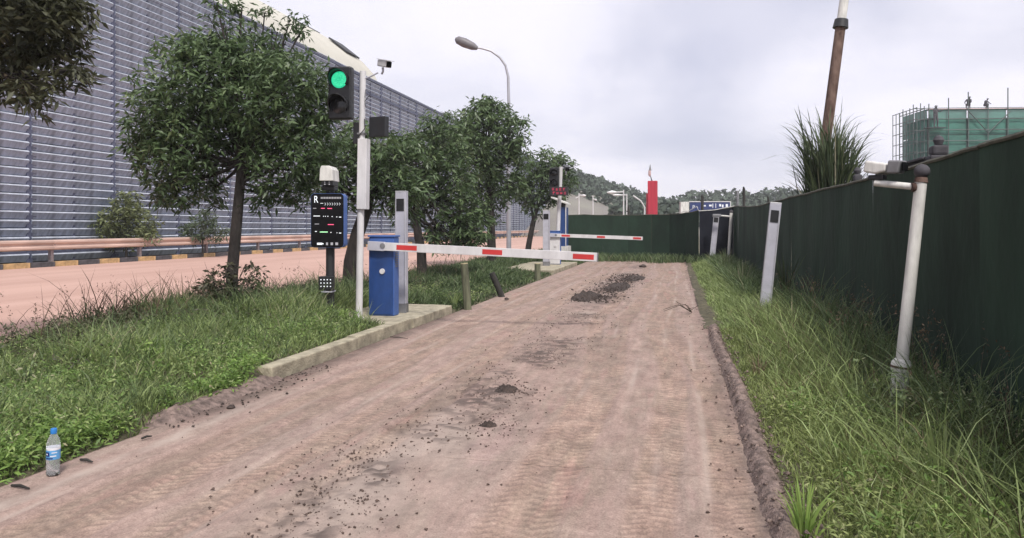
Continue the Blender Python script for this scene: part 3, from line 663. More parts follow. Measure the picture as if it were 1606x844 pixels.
# far strip in front of the far fence
N = 9000; x = -6.5+8.6*rng.random(N); y = 26.9+3.0*rng.random(N); k = (x < XL) | (x > XR) | (y > 27.9+.5*np.sin(x*2)); x, y = x[k], y[k]; n = len(x)
k = rng.random(n) < np.clip((fbm(x*.8, y*.8, 5)-.3)*4, .1, 1); x, y = x[k], y[k]; n = len(x)
a = rng.random(n)*2*pi; blades('grass', np.stack([x, y, np.zeros(n)-.02], 1), .15+.32*rng.random(n), .02+.02*rng.random(n), np.stack([np.cos(a), np.sin(a)], 1)*.5, M['grass_dark'], np.clip(rng.normal(.5, .2, n), 0, 1), 2)

# individual weeds
def clump(name, label, cat, loc, n, h0, h1, w, spread, m, lean=.6, droop=.6, group=None, seg=6, tm=.5, rad=.04):
    loc = Vector(loc); loc.z = min(loc.z, .9) if loc.z > .5 else -.02
    t = thing(name, label, cat, loc, 0, group)
    a = rng.random(n)*2*pi; la = spread*(.15+.85*rng.random(n)); r = rad*rng.random(n)
    C = np.stack([np.cos(a)*r, np.sin(a)*r, np.zeros(n)], 1); H = h0+(h1-h0)*rng.random(n)
    o = blades('blades', C, H, w*(.6+.7*rng.random(n)), np.stack([np.cos(a)*la*lean, np.sin(a)*la*lean], 1), m, np.clip(rng.normal(tm, .22, n), 0, 1), seg, droop, None, t)
    return t
def leafy(name, label, loc, h, n, Lm, m, group='leafy weeds in the verges', tm=.6, nst=5, wf=.35, sp=.3):
    loc = Vector(loc); loc.z = -.02
    t = thing(name, label, 'weed', loc, 0, group); mb = MB(); C = []; 
    for i in range(nst):
        a = random.random()*6.28; hh = h*random.uniform(.6, 1); q = Vector((cos(a)*sp*hh, sin(a)*sp*hh, hh)); mb.tube([(0, 0, 0), q*.5+Vector((0, 0, .04)), q], [.005, .004, .002], 4)
        for j in range(n): C.append(tuple(q*random.uniform(.25, 1)+Vector((random.gauss(0, .01), random.gauss(0, .01), 0))))
    mb.build('stem', m if m != M['leaf_brown'] else M['bark'], t)
    C = np.array(C); D = rng.normal(size=C.shape)+np.array([0, 0, .4]); D /= np.linalg.norm(D, axis=1)[:, None]; Ls = Lm*(.6+.7*rng.random(len(C)))
    leaves('foliage', C, D, Ls, Ls*wf, m, np.clip(rng.normal(tm, .2, len(C)), 0, 1), None, t); return t
def G(px, py): z = FPX*CAMH/(py-357); p = P(px, py, z); p.z = .0; return p
clump('grass_tuft', 'bright yellow-green broad grass tuft at the bottom edge of the right verge', 'grass tuft', G(1262, 850), 42, .14, .30, .014, .9, M['weed'], tm=.75)
clump('grass_tuft', 'tall broad-bladed grass tuft in the right verge below the white camera post', 'grass tuft', G(1478, 800), 34, .25, .52, .017, .55, M['grass'], tm=.5)
clump('grass_tuft', 'long thin grass tuft curving in front of the blue barrier cabinet', 'grass tuft', P(570, 512, 9.0)*1, 26, .25, .50, .008, .8, M['grass'], tm=.7)
clump('grass_tuft', 'pale arching reed tuft left of the near grey post, against the net fence', 'grass tuft', P(1165, 452, 14.5), 60, .4, .85, .014, 1.2, M['reed'], tm=.85)
clump('grass_tuft', 'arching grass tuft beside the leaning far grey post', 'grass tuft', P(1140, 425, 20), 50, .4, .9, .018, 1.1, M['reed'], tm=.8)
clump('grass_tuft', 'dark tall reed tuft right behind the near grey post', 'grass tuft', P(1232, 500, 11.4), 55, .6, 1.15, .014, .5, M['reed'], tm=.35)
clump('grass_tuft', 'tall dry grass tuft against the pink road, left of the big tree', 'grass tuft', P(255, 505, 9.3), 38, .35, .85, .011, .7, M['grass_dark'], tm=.35)
clump('grass_tuft', 'lone tall dry grass tuft near the left picture edge by the pink road', 'grass tuft', P(100, 540, 8.0), 26, .3, .68, .009, .8, M['grass_dark'], tm=.3)
clump('grass_tuft', 'grass tuft at the foot of the upright timber post', 'grass tuft', P(712, 486, 11.9), 40, .15, .40, .010, .9, M['grass'], tm=.5)
leafy('leafy_weed', 'bright lime leafy weed at the foot of the black sign pole', P(528, 515, 9.0), .42, 26, .07, M['weed'], tm=.9)
leafy('leafy_weed', 'bright green weed just right of the black sign pole, at the kerb', P(545, 520, 8.8), .34, 26, .06, M['weed'], tm=.75)
leafy('leafy_weed', 'yellow-green leafy weed in the middle of the left bank', G(250, 590), .38, 26, .06, M['weed'], tm=.85)
leafy('leafy_weed', 'low broad-leaved weed on the road edge up from the bottle', G(150, 690), .09, 14, .08, M['weed'], tm=.75, wf=.55, sp=1.0)
leafy('leafy_weed', 'low round-leaved weed beside the spilled dirt', G(250, 652), .08, 14, .07, M['weed'], tm=.6, wf=.6, sp=1.1)
leafy('leafy_weed', 'grey-green tall weed with small flowers before the net fence', P(1345, 570, 7.3), .62, 30, .05, M['grass_dark'], tm=.75)
leafy('leafy_weed', 'tall dark weed by the fence, left of the white camera post', P(1372, 600, 6.4), .45, 26, .05, M['grass_dark'], tm=.7)
leafy('leafy_weed', 'brownish weed at the lower right picture edge by the fence', P(1560, 740, 4.4), .30, 26, .05, M['leaf_brown'], tm=.8)
leafy('leafy_weed', 'spiky lime weed at the bottom of the right verge', G(1385, 838), .10, 22, .06, M['weed'], tm=.8, wf=.25)
for i, (px, py, z) in enumerate(((1596, 640, 5.0), (1508, 640, 5.8), (1330, 500, 8.4))):
    p = P(px, py, z); t = thing('flower_stalk', ('white-flowered stalk against the fence at the right picture edge', 'thin seed stalk against the dark net, right of the white camera post', 'small white-flowered stalk against the net, left of the white camera post')[i], 'weed', (p.x, p.y, 0), 0, 'flowering stalks by the fence')
    MB().tube([(0, 0, 0), (.03, 0, p.z*.6), (-.02, 0, p.z)], [.004, .003, .002], 5).build('stem', M['grass_dark'], t)
    C = np.array([(-.02, 0, p.z)])+rng.normal(0, .022, (26, 3)); D = rng.normal(size=(26, 3)); D /= np.linalg.norm(D, axis=1)[:, None]
    leaves('blossoms', C, D, np.full(26, .016), np.full(26, .012), M['label_w'] if i != 1 else M['stalk'], np.full(26, .6), None, t)
leafy('leafy_weed', 'pale green weed at the grass edge straight behind the water bottle', G(70, 700), .22, 24, .05, M['weed'], tm=.6, wf=.4)
leafy('leafy_weed', 'dull olive weed by the first kerb stone', P(430, 560, 7.2)*1, .28, 28, .045, M['grass_dark'], tm=.8)
leafy('leafy_weed', 'olive weed in the left bank behind the bottle, near the left picture edge', G(40, 630), .34, 30, .05, M['grass_dark'], tm=.85)
leafy('leafy_weed', 'brown-tinged weed between the big tree bush and the black sign pole', P(455, 480, 10.2), .45, 34, .05, M['leaf_brown'], tm=.85)
leafy('leafy_weed', 'lime weed in the right verge below the near grey post', G(1250, 560), .24, 30, .04, M['weed'], tm=.7)
leafy('leafy_weed', 'bushy mid green weed touching the white camera post on its left', P(1392, 640, 5.3), .34, 34, .045, M['grass'], tm=.5)
leafy('leafy_weed', 'bushy green weed right of the white camera post foot', P(1450, 660, 5.0), .36, 34, .045, M['grass_dark'], tm=.8)
clump('grass_tuft', 'dry straw-coloured grass tuft on the inner side of the crumbled ridge', 'grass tuft', G(1190, 590), 36, .10, .30, .006, 1.2, M['stalk'], tm=.9)
clump('grass_tuft', 'olive grass tuft against the net between the two near right posts', 'grass tuft', P(1300, 560, 8.0), 60, .25, .62, .010, .8, M['grass_dark'], tm=.6)
# dry dead stems lying on the road edge, right
t = thing('dead_branch', 'bare dead twigs sprawling on the right road edge', 'dead branch', G(1085, 492))
for i in range(7):
    a = random.uniform(1.5, 5); l = random.uniform(.2, .45); MB().tube([(0, 0, .02), (cos(a)*l*.5, sin(a)*l*.5, .05+random.random()*.1), (cos(a+.4)*l, sin(a+.4)*l, random.random()*.2)], [.007, .005, .003], 5).build('twig', M['stalk'], t)
# reed clump behind the fence, around the rusty pole
pr = P(1300, 300, 13.2)
t = thing('reed_clump', 'big dark reed clump sprouting above the net fence around the rusty pole', 'reed clump', (pr.x, pr.y, 0)); mb = MB()
for i in range(26):
    a = random.random()*6.28; q = .45*random.random(); x0, y0 = cos(a)*q, sin(a)*q; mb.tube([(x0*.6, y0*.6, 0), (x0, y0, 1.3), (x0*1.5, y0*1.5, random.uniform(1.9, 2.6))], [.014, .012, .006], 5)
mb.build('stems', M['reed'], t)['kind'] = 'stuff'
def fan(n, z0a, z0b, h0, h1, w_, sp, rad_, tm):
    a = rng.random(n)*2*pi; q = rad_*rng.random(n)**.7; C = np.stack([np.cos(a)*q, np.sin(a)*q, z0a+(z0b-z0a)*rng.random(n)], 1); b = a+rng.normal(0, .6, n); la = sp*(.1+.9*rng.random(n))
    blades('blades', C, h0+(h1-h0)*rng.random(n), w_*(.5+.8*rng.random(n)), np.stack([np.cos(b)*la, np.sin(b)*la], 1), M['reed'], np.clip(rng.normal(tm, .25, n), 0, 1), 7, .9, None, t)
fan(560, 1.3, 2.3, .5, 1.45, .030, .62, .42, .45); fan(80, 1.9, 2.6, .8, 1.3, .022, 1.2, .35, .5)

# ------------------------------------------------------------------ blue louvred wall and shed roof
WX = -23.0; WH = 12.74; bay = 4.1; Y0 = 10.1; ROW = .312; nrow = 41
wall = thing('louvred_wall', 'tall blue-grey louvred windbreak wall of horizontal slats across the pink road', 'wall', (WX, Y0, 0))
prof = [(-.02, .0), (.085, .0), (.13, -.05), (.012, -.285), (-.008, -.28), (.10, -.055), (-.02, -.02)]
def slatmesh(L):
    mb = MB(); n = len(prof); mb.add([(x, 0, z) for x, z in prof]+[(x, L, z) for x, z in prof], [(i, i+n, (i+1) % n+n, (i+1) % n) for i in range(n)]+[tuple(range(n)), tuple(range(n, 2*n))[::-1]]); return mb
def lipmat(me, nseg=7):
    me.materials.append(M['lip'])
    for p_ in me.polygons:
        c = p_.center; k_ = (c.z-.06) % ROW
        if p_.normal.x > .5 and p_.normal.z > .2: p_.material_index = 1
s0 = None; near0, near1 = 2, 9; rest = MB(); prs = np.random.default_rng(3)
tot = int((150-Y0)/bay)
for b_ in range(tot):
    for r_ in range(nrow):
        z = .06+ROW*(r_+.9)
        if near0 <= b_ < near1:
            L_ = (.06, b_*bay+.06, z+prs.normal(0, .004)); rt = (0, prs.normal(0, .03), 0)
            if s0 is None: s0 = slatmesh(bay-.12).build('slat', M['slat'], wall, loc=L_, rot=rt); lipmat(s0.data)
            else: share(s0, 'slat', wall, L_, rt)
        else:
            n = len(prof); y0 = b_*bay+.06; y1 = y0+bay-.12
            rest.add([(x, y0, z+zz_) for x, zz_ in prof]+[(x, y1, z+zz_) for x, zz_ in prof], [(i, i+n, (i+1) % n+n, (i+1) % n) for i in range(n)])
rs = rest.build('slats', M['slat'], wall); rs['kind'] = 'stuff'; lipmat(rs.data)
p0 = None; p1 = None
for b_ in range(tot+1):
    mk = MB().box(-.20, .137, -.12, .12, 0, WH-.25)
    if p0 is None: p0 = mk.build('post', M['wallpost'], wall, loc=(0, b_*bay, 0)); q0 = MB().box(-.16, .112, -.045, .045, 0, WH-.3).build('mullion', M['wallpost'], wall, loc=(0, b_*bay+bay/2, 0))
    else: share(p0, 'post', wall, (0, b_*bay, 0)); share(q0, 'mullion', wall, (0, b_*bay+bay/2, 0))
# clips at the mullions: small dark brackets at each slat
mb = MB()
for b_ in range(2, 16):
    for r_ in range(nrow): 
        z = .06+ROW*(r_+.9); mb.box(.0, .12, b_*bay+bay/2-.06, b_*bay+bay/2+.06, z-.21, z-.055); mb.box(.0, .12, b_*bay+.16, b_*bay+.30, z-.21, z-.055)
mb.build('slat_clips', M['wallpost'], wall)['kind'] = 'stuff'
for z, h in ((11.5, .16), (WH-.10, .14), (.32, .2)):
    MB().box(-.1, .145, 0, tot*bay, z-h/2, z+h/2).build('rail', M['wallpost'], wall)
mb = MB()
for b_ in range(0, tot, 2):
    mb.tube([(-.28, b_*bay, 1), (-.28, b_*bay+bay*1.5, WH-1.5)], .05, 5)
mb.build('bracing', M['wallpost'], wall)
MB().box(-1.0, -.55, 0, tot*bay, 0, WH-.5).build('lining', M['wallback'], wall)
shed = thing('storage_shed', 'huge cream vaulted shed roof rising behind the louvred wall', 'building', (-24.6, -20, 0))
ap = [(-24.6, 12.9), (-25.3, 14.4), (-26.4, 15.6), (-28, 16.85), (-30, 18.05), (-32, 19.05), (-36, 20.6), (-42, 22.1), (-50, 23.2), (-60, 23.6), (-75, 22.5), (-90, 18), (-95, 12.9)]
YE = 79.6
MB().prism([(x+24.6, z) for x, z in ap], 0, YE).build('roof', M['roof'], shed, True)
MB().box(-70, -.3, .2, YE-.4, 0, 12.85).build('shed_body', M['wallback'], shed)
for a_ in range(1, 6):
    (xa, za), (xb, zb_) = ap[a_], ap[a_+1]; mbv = MB()
    mbv.add([(xa+24.6+.05, YE-3.4, za+.05), (xa+24.6+.05, YE-.9, za+.05), (xb+24.6+.05, YE-.9, zb_+.05), (xb+24.6+.05, YE-3.4, zb_+.05)], [(0, 1, 2, 3)])
    if a_ in (2, 4): 
        o = mbv.build('roof_vent', M['black_m'], shed); so = o.modifiers.new('s', 'SOLIDIFY'); so.thickness = .12

# ------------------------------------------------------------------ guardrail and painted kerb
gr = thing('guardrail', 'long cream W-beam guardrail on posts across the pink road', 'guardrail', (-20.95, 8.5, 0))
wb = [(0, .88), (.02, .87), (.07, .83), (.07, .78), (.01, .72), (.01, .69), (.07, .63), (.07, .57), (.02, .54), (0, .53), (-.015, .54), (.05, .58), (.05, .62), (-.01, .68), (-.01, .73), (.05, .79), (.05, .82), (-.01, .86)]
g0 = None
for i in range(30):
    if g0 is None:
        n = len(wb); g0 = MB().add([(x, 0, z) for x, z in wb]+[(x, 4.30, z) for x, z in wb], [(j, j+n, (j+1) % n+n, (j+1) % n) for j in range(n)]+[tuple(range(n)), tuple(range(n, 2*n))[::-1]]).build('beam', M['rail'], gr, loc=(.05, 0, 0))
        k0 = MB().box(-.09, .03, -.06, .06, 0, .84).lathe([(.02, 0), (.02, .02)], 6, (.13, 0, .71), 'y').build('post', M['railpost'], gr, loc=(0, 0, 0))
    else: share(g0, 'beam', gr, (.05+.004*(i % 2), i*4.3, .003*(i % 2))); share(k0, 'post', gr, (0, i*4.3, 0))
pk = props(bpy.data.objects.new('painted_kerb', None), kind='structure'); COL.objects.link(pk); pk.location = (-20.7, 9.3, 0)
kb = MB().box(-.18, 0, .01, .99, -.05, .14).build('kerb_block', M['kerb_y'], pk, bevel=.02); kk = share(kb, 'kerb_block', pk, (0, 1, 0), m=M['kerb_k'])
for i in range(2, 120): share(kb if i % 2 == 0 else kk, 'kerb_block', pk, (0, i, .0))

# ------------------------------------------------------------------ near entry equipment
# barrier
def barrier(loc, label, front, side, arm_len, droop, cabw=.36, cabd=.19, arm_label=None, first=-.16):
    t = thing('barrier_gate', label, 'barrier', loc, 0, 'boom barriers across the road')
    c = MB().box(-cabw/2, cabw/2, 0, cabd, 0, 1.06).build('cabinet', side, t, bevel=.012)
    MB().box(-cabw/2+.006, cabw/2-.006, -.010, -.002, .02, .90).build('door', front, t, bevel=.004)
    MB().lathe([(.0, -.030), (.035, -.030), (.038, -.011)], 20, (.02, 0, .60), 'y').build('lock', M['white'], t, True)
    MB().box(-cabw/2-.012, cabw/2+.012, -.018, cabd+.012, 1.0605, 1.085).build('lid', side, t, bevel=.006)
    mb = MB()
    for i in range(9): mb.box(cabw/2, cabw/2+.008, .05, .14, .66+i*.026, .672+i*.026)
    mb.build('vent', M['steel_dark'], t)
    piv = bpy.data.objects.new('arm', None); COL.objects.link(piv); piv.parent = t
    ah = .055; z = .945
    me = MB().box(0, arm_len, -.075, -.035, -ah, ah)
    bpy.data.objects.remove(piv)
    arm = me.build('arm', M['white'], t, bevel=.004, loc=(first, 0, z), rot=(0, droop, 0))
    MB().box(-.004, .23, -.082, -.03, -ah-.006, ah+.006).build('arm_clamp', M['steel'], arm, bevel=.003)
    MB().box(arm_len-.001, arm_len+.012, -.078, -.033, -ah, ah).build('end_cap', M['steel_dark'], arm)
    for a, b in ((.40, .68), (1.56, 1.82), (2.72, 2.98)):
        a *= arm_len/3.02; b *= arm_len/3.02
        MB().box(a, b, -.0775, -.0752, -.034, .030).build('red_marking', M['red'], arm)
    MB().lathe([(.035, -.09), (.04, -.004)], 16, (0.05, 0, z), 'y').build('hub', M['steel_dark'], t, True)
    return t
bx = P(598, 495, 9.95)
barrier((bx.x, bx.y, .112), 'near boom barrier, blue cabinet on the kerb island, red and white arm lowered', M['blue'], M['blue_lit'], 3.07, .042)
bx2 = P(870, 415, 23.8)
barrier((bx2.x, bx2.y, .115), 'far boom barrier with pale front cabinet, arm lowered before the far fence', M['white'], M['blue_lit'], 2.95, .034)

# infrared detector post (rectangular grey column)
def det_post(loc, label, rot, tilt, h, w_=.155, d=.10):
    t = thing('detector_post', label, 'detector post', loc, rot, 'grey rectangular detector posts', tilt)
    MB().box(-w_/2, w_/2, -d/2, d/2, .10, h).build('column', M['steel'], t, bevel=.006)
    MB().box(-w_/2-.004, w_/2+.004, -d/2-.004, d/2+.004, .0, .13).build('foot', M['steel_dark'], t)
    MB().box(-w_/2+.02, w_/2-.025, -d/2-.008, -d/2-.001, h-.26, h-.09).build('sensor_window', M['lens_dark'], t)
    MB().box(w_/2-.018, w_/2-.006, -d/2-.01, -d/2-.001, .14, h-.10).build('edge_strip', M['alu'], t)
    MB().box(-w_/2+.002, -w_/2+.010, -d/2-.008, -d/2-.001, .14, h-.10).build('edge_strip', M['alu'], t)
    MB().box(-w_/2, w_/2, -d/2, d/2, h+.001, h+.02).build('cap', M['alu'], t, bevel=.003)
    return t
p = P(630, 491, 10.35); det_post((p.x, p.y, .112), 'grey detector post right behind the near blue barrier cabinet', 0, (0, 0), 1.68)
p = P(857, 415, 23.0); det_post((p.x, p.y, .115), 'dark-sided detector post beside the far barrier cabinet', 0, (0, 0), 1.70, .20, .14)
p = P(1198, 505, 10.45); det_post((p.x, p.y, .02), 'grey post leaning right in the right verge opposite the near barrier', R(-2), (0, R(5.6)), 1.62, .15)
MB().box(-.2, .28, -.16, .16, 0, .05).build('concrete_pad', M['conc'], None, bevel=.01, loc=(p.x+.08, p.y, 0))['kind'] = 'structure'
p = P(1116, 412, 26.0); det_post((p.x, p.y, .0), 'farthest grey detector post, leaning before the navy net', R(-2), (0, R(5.5)), 1.75, .19)

# signal pole with traffic light, camera, dark box, white trunking
def traffic_head(t, x, z, s=1.0, lit=True):
    h = MB().box(-.155*s, .155*s, .0, .13, -.34*s, .34*s).build('signal_head', M['black'], t, bevel=.02, loc=(x, -.21, z))
    for i, zz_ in enumerate((.165*s, -.165*s)):
        MB().lathe([(0, -.020), (.075*s, -.016), (.108*s, -.004)], 32, (0, 0, 0), 'y').build('lens', M['lens_green'] if (i == 0 and lit) else M['lens_dark'], h, True, loc=(0, 0, zz_))
        # visor: open hood
        n = 22; vs = []; r = .125*s
        for yy, sc_ in ((-.002, 1), (-.17, 1.02)):
            for j in range(n+1):
                a = R(-35)+R(250)*j/n; rr_ = r*sc_
                y = yy if yy > -.1 else yy*(.45+.55*max(0, sin(a)))
                vs.append((cos(a)*rr_, y, sin(a)*rr_))
        v = MB().add(vs, [(j, j+1, j+n+2, j+n+1) for j in range(n)]).build('visor', M['black'], h, True, loc=(0, 0, zz_))
        so = v.modifiers.new('s', 'SOLIDIFY'); so.thickness = .005
    return h
def bullet_cam(name, label, loc, rot, sc=1, group=None, body=M['white'], tilt=.25):
    t = thing(name, label, 'camera', loc, rot, group)
    b = MB().box(-.045, .045, -.15, .12, -.045, .045).build('housing', body, t, bevel=.015, rot=(tilt, 0, 0))
    MB().box(-.055, .055, -.20, .13, .048, .058).build('sunshade', body, b, bevel=.004)
    MB().lathe([(0, -.158), (.030, -.158), (.034, -.150)], 16, (0, 0, 0), 'y').build('camera_lens', M['screen'], b, True)
    MB().box(-.038, .038, -.156, -.1505, -.038, .038).build('front_glass', M['screen'], b)
    MB().tube([(0, .03, -.05), (0, .02, -.10), (0, .06, -.13)], [.018, .015, .015], 8).build('mount', M['steel'], t, True)
    t.scale = (sc, sc, sc); return t
sp = P(563, 498, 9.72); H = P(573, 112, 9.72).z
pole = thing('signal_pole', 'white pole on the kerb island carrying the lit green traffic light', 'signal pole', (sp.x, sp.y, .10), 0, None, (0, R(1.0)))
MB().tube([(0, 0, 0), (0, 0, 1.56)], .045, 16).tube([(0, 0, 1.56), (0, 0, H-.10)], .040, 16).build('pole', M['white'], pole, True)
MB().lathe([(.10, 0), (.10, .012), (.05, .014)], 16).build('base_plate', M['white_dirty'], pole, True)
MB().box(-.028, .10, -.075, .05, 1.44, 2.36).build('trunking', M['white'], pole, bevel=.006)
MB().box(-.05, .05, -.052, .052, 1.50, 1.515).box(-.05, .05, -.052, .052, 1.47, 1.48).box(-.05, .05, -.05, .05, 2.42, 2.44).build('clamp', M['steel_dark'], pole)
dk = MB().box(-.135, .135, 0, .08, -.13, .13).build('display_box', M['black_m'], pole, bevel=.004, loc=(.19, .04, 2.53), rot=(0, 0, R(-18)))
MB().box(-.04, .04, -.02, .06, -.14, .14).build('bracket', M['black_m'], pole, bevel=.004, loc=(-.10, .05, 2.45))
MB().tube([(-.04, -.05, 2.36), (.0, -.055, 2.42), (.06, -.04, 2.50), (.05, -.04, 2.62)], .006, 6).tube([(.05, -.04, 2.9), (.06, -.05, 3.0), (.12, -.02, 2.95), (.05, -.04, 2.85), (.06, -.04, 2.78)], .005, 6).build('cable', M['black_m'], pole)
MB().tube([(0, 0, H-.20), (.10, -.01, H-.18), (.22, -.02, H-.13)], .011, 8).build('camera_arm', M['steel'], pole, True)
tl = thing('traffic_light', 'two-lamp traffic light showing green on top of the white pole', 'traffic light', (sp.x+.055, sp.y, .10), R(4))
traffic_head(tl, -.24, 2.94)
cpos = P(602, 100, 9.65); bullet_cam('security_camera', 'white bullet camera on a bracket above the green traffic light', cpos, R(50), .95)

# black sign board with keypad
bp_ = P(517, 505, 9.45); sgn = thing('payment_terminal', 'black ticket board with blue side and LED rows on a black pole', 'parking terminal', (bp_.x, bp_.y, 0), R(10))
k = 9.45/FPX
def zpx(py): return CAMH+(357-py)*k
def xpx(px): return (px-517)*k
MB().tube([(0, .03, 0), (0, .03, zpx(456))], .05, 14).tube([(0, .03, zpx(456)), (0, .03, zpx(300))], .055, 14).build('pole', M['black_m'], sgn, True)
def rrect(x0, x1, z0, z1, r, n=6):
    o = []
    for cx_, cz_, a0 in ((x1-r, z1-r, 0), (x0+r, z1-r, 90), (x0+r, z0+r, 180), (x1-r, z0+r, 270)):
        for j in range(n+1): a = R(a0+90*j/n); o.append((cx_+r*cos(a), cz_+r*sin(a)))
    return o
brd = MB().prism(rrect(xpx(491), xpx(543), zpx(388), zpx(304), .05), -.10, .06).build('board', M['blue_lit'], sgn, True)
MB().prism(rrect(xpx(491)+.004, xpx(543)-.004, zpx(388)+.004, zpx(304)-.004, .046), -.104, -.1002).build('screen', M['screen'], sgn)
def zz1(x, y): return ((x-55)/415*(543-491)+491, (y-70)/690*(388-304)+304)
def dash(x0, x1, y, m, nm='led_dash', hh=6):
    a, yy = zz1(x0, y); b, _ = zz1(x1, y); h2 = hh/8.4/2
    MB().box(xpx(a), xpx(b), -.1065, -.1045, zpx(yy+h2), zpx(yy-h2)).build(nm, m, sgn)
for x0, x1, y, c in ((85, 125, 260, 'e_dim'), (185, 232, 260, 'e_red'), (265, 322, 262, 'e_red'), (90, 172, 358, 'e_white'), (213, 222, 362, 'e_white'), (237, 246, 362, 'e_white'), (265, 276, 362, 'e_white'), (318, 330, 365, 'e_white'),
                     (375, 388, 370, 'e_white'), (410, 438, 372, 'e_white'), (105, 160, 460, 'e_dim'), (270, 345, 467, 'e_red'), (110, 132, 555, 'e_white'), (170, 268, 562, 'e_green'), (303, 315, 567, 'e_white'), (380, 388, 572, 'e_white'), (410, 438, 575, 'e_white')):
    dash(x0, x1, y, M[c], hh=9)
for x0, x1 in ((135, 200), (248, 272), (305, 335), (365, 398)): dash(x0, x1, 712, M['e_white'] if x0 < 200 else M['e_dim'], 'icon', 34 if x0 > 200 else 26)
dash(203, 216, 712, M['e_white'], 'icon', 14)
for i in range(13): dash(182+i*20, 195+i*20, 127, M['e_dim'], 'small_print', 24)
dash(176, 212, 196, M['e_white'], 'arrow_bar', 5)
for i in range(7):
    x0 = 232+i*30; a, y0 = zz1(x0, 190); b, _ = zz1(x0+14, 190); _, y1 = zz1(x0, 222); ym = (y0+y1)/2
    MB().tube([(xpx(a), -.106, zpx(y0)), (xpx(b), -.106, zpx(ym)), (xpx(a), -.106, zpx(y1))], .0022, 4).build('chevron', M['e_white'], sgn)
def text(s, size, loc, rot, m, parent, name='lettering', ext=.001, sx=1):
    c = bpy.data.curves.new(name, 'FONT'); c.body = s; c.size = size; c.extrude = ext; c.align_x = 'CENTER'; c.align_y = 'CENTER'; c.materials.append(m)
    o = bpy.data.objects.new(name, c); COL.objects.link(o); bpy.context.view_layer.update()
    me = bpy.data.meshes.new_from_object(o); bpy.data.objects.remove(o); me.materials.clear(); me.materials.append(m)
    o = bpy.data.objects.new(name, me); COL.objects.link(o); o.parent = parent; o.location = loc; o.rotation_euler = rot; o.scale = (sx, 1, 1); return o
a, yy = zz1(122, 150); text('R', .125, (xpx(a), -.1065, zpx(yy)), (pi/2, 0, 0), M['e_white'], sgn, sx=.75)
hd = MB().prism([(xpx(508), zpx(285)), (xpx(529), zpx(285)), (xpx(528), zpx(268)), (xpx(524), zpx(262)), (xpx(511), zpx(262)), (xpx(509), zpx(267))], -.20, .10).build('camera_hood', M['white_dirty'], sgn, bevel=.006)
MB().box(xpx(510), xpx(528), -.17, .08, zpx(292), zpx(285)-.002).build('camera_body', M['black'], sgn, bevel=.004)
MB().box(xpx(507), xpx(529), -.10, .05, zpx(299), zpx(292)-.002).build('camera_bracket', M['black_m'], sgn, bevel=.008)
for dx_ in (-3.5, 3.5):
    for dz_ in (0, 3.4): MB().lathe([(.0, -.004), (.009, 0)], 10, (xpx(519+dx_), -.171, zpx(287+dz_)), 'y').build('infrared_lamp', M['e_dim'], sgn)
kp = MB().box(xpx(503), xpx(526), -.10, -.02, zpx(454), zpx(433)).build('keypad', M['black'], sgn, bevel=.006)
b0_ = None
for i in range(4):
    for j in range(3):
        L_ = (xpx(507+i*5.0), -.103, zpx(438+j*5.2))
        if b0_ is None: b0_ = MB().lathe([(.0, -.004), (.008, 0)], 10, (0, 0, 0), 'y').build('key', M['e_white'], sgn, loc=L_)
        else: share(b0_, 'key', sgn, L_)
MB().box(xpx(507), xpx(524), -.09, .08, zpx(458), zpx(456)).build('bracket', M['steel'], sgn, bevel=.003)

# timber posts
def stump(top, bot, zc, r, label, m, cut=True):
    a = P(*bot, zc); b = P(*top, zc); a.z = max(min(a.z, -.02), -.15); t = thing('timber_post', label, 'post', a, 0, 'short round timber posts beside the road'); d = b-a
    MB().tube([(0, 0, -.05), d*.5, d], [r*1.04, r, r*.97], 14).build('shaft', m, t, True)
    if cut: MB().tube([d, d+d.normalized()*.012], r*.95, 14).build('cut_top', M['wood_top'], t)
stump((728, 414), (734, 488), 11.7, .062, 'upright mossy timber post with pale cut top past the kerb end', M['wood'])
stump((771, 428), (789, 466), 13.9, .058, 'black timber post leaning left beside the road', M['wood_dark'], False)
stump((843, 414), (843, 445), 18.3, .075, 'short timber post at the corner of the far island', M['wood'])

# bottle
bt = G(83, 746); bot = thing('water_bottle', 'half-empty clear plastic water bottle with blue cap on the road edge', 'bottle', (bt.x, bt.y, .004), R(20), None, (R(1), R(1.5)))
prof_b = [(.0, .004), (.024, .0), (.031, .006), (.0325, .02), (.031, .030), (.0325, .04), (.0325, .052), (.031, .058), (.0325, .064), (.0325, .155), (.031, .170), (.026, .190), (.019, .205), (.0135, .212), (.0130, .222)]
o = MB().lathe(prof_b, 28).build('body', M['pet'], bot, True)
MB().lathe([(.0, .006), (.023, .004), (.030, .010), (.0310, .03), (.0312, .088), (0, .0885)], 28).build('water', M['water'], bot, True)
MB().lathe([(.0330, .088), (.0331, .089), (.0331, .134), (.0330, .135)], 28).build('label', M['label'], bot, True)
MB().lathe([(.0330, .1362), (.0331, .137), (.0331, .148), (.0330, .149)], 28).build('label_band', M['label_w'], bot, True)
def patch(a0, a1, z0, z1, m, r=.0336):
    n = 8; vs = []
    for z in (z0, z1):
        for j in range(n+1): a = R(a0+(a1-a0)*j/n); vs.append((cos(a)*r, sin(a)*r, z))
    MB().add(vs, [(j, j+1, j+n+2, j+n+1) for j in range(n)]).build('label_print', m, bot)
patch(220, 262, .106, .128, M['label_n']); patch(228, 248, .113, .120, M['label_w'], .0340); patch(225, 290, .092, .098, M['label_n']); patch(268, 318, .104, .110, M['label_w']); patch(280, 325, .122, .127, M['label_w'])
MB().lathe([(.0150, .218), (.0155, .220), (.0155, .240), (.0140, .244), (0, .244)], 24).build('cap', M['cap'], bot, True)

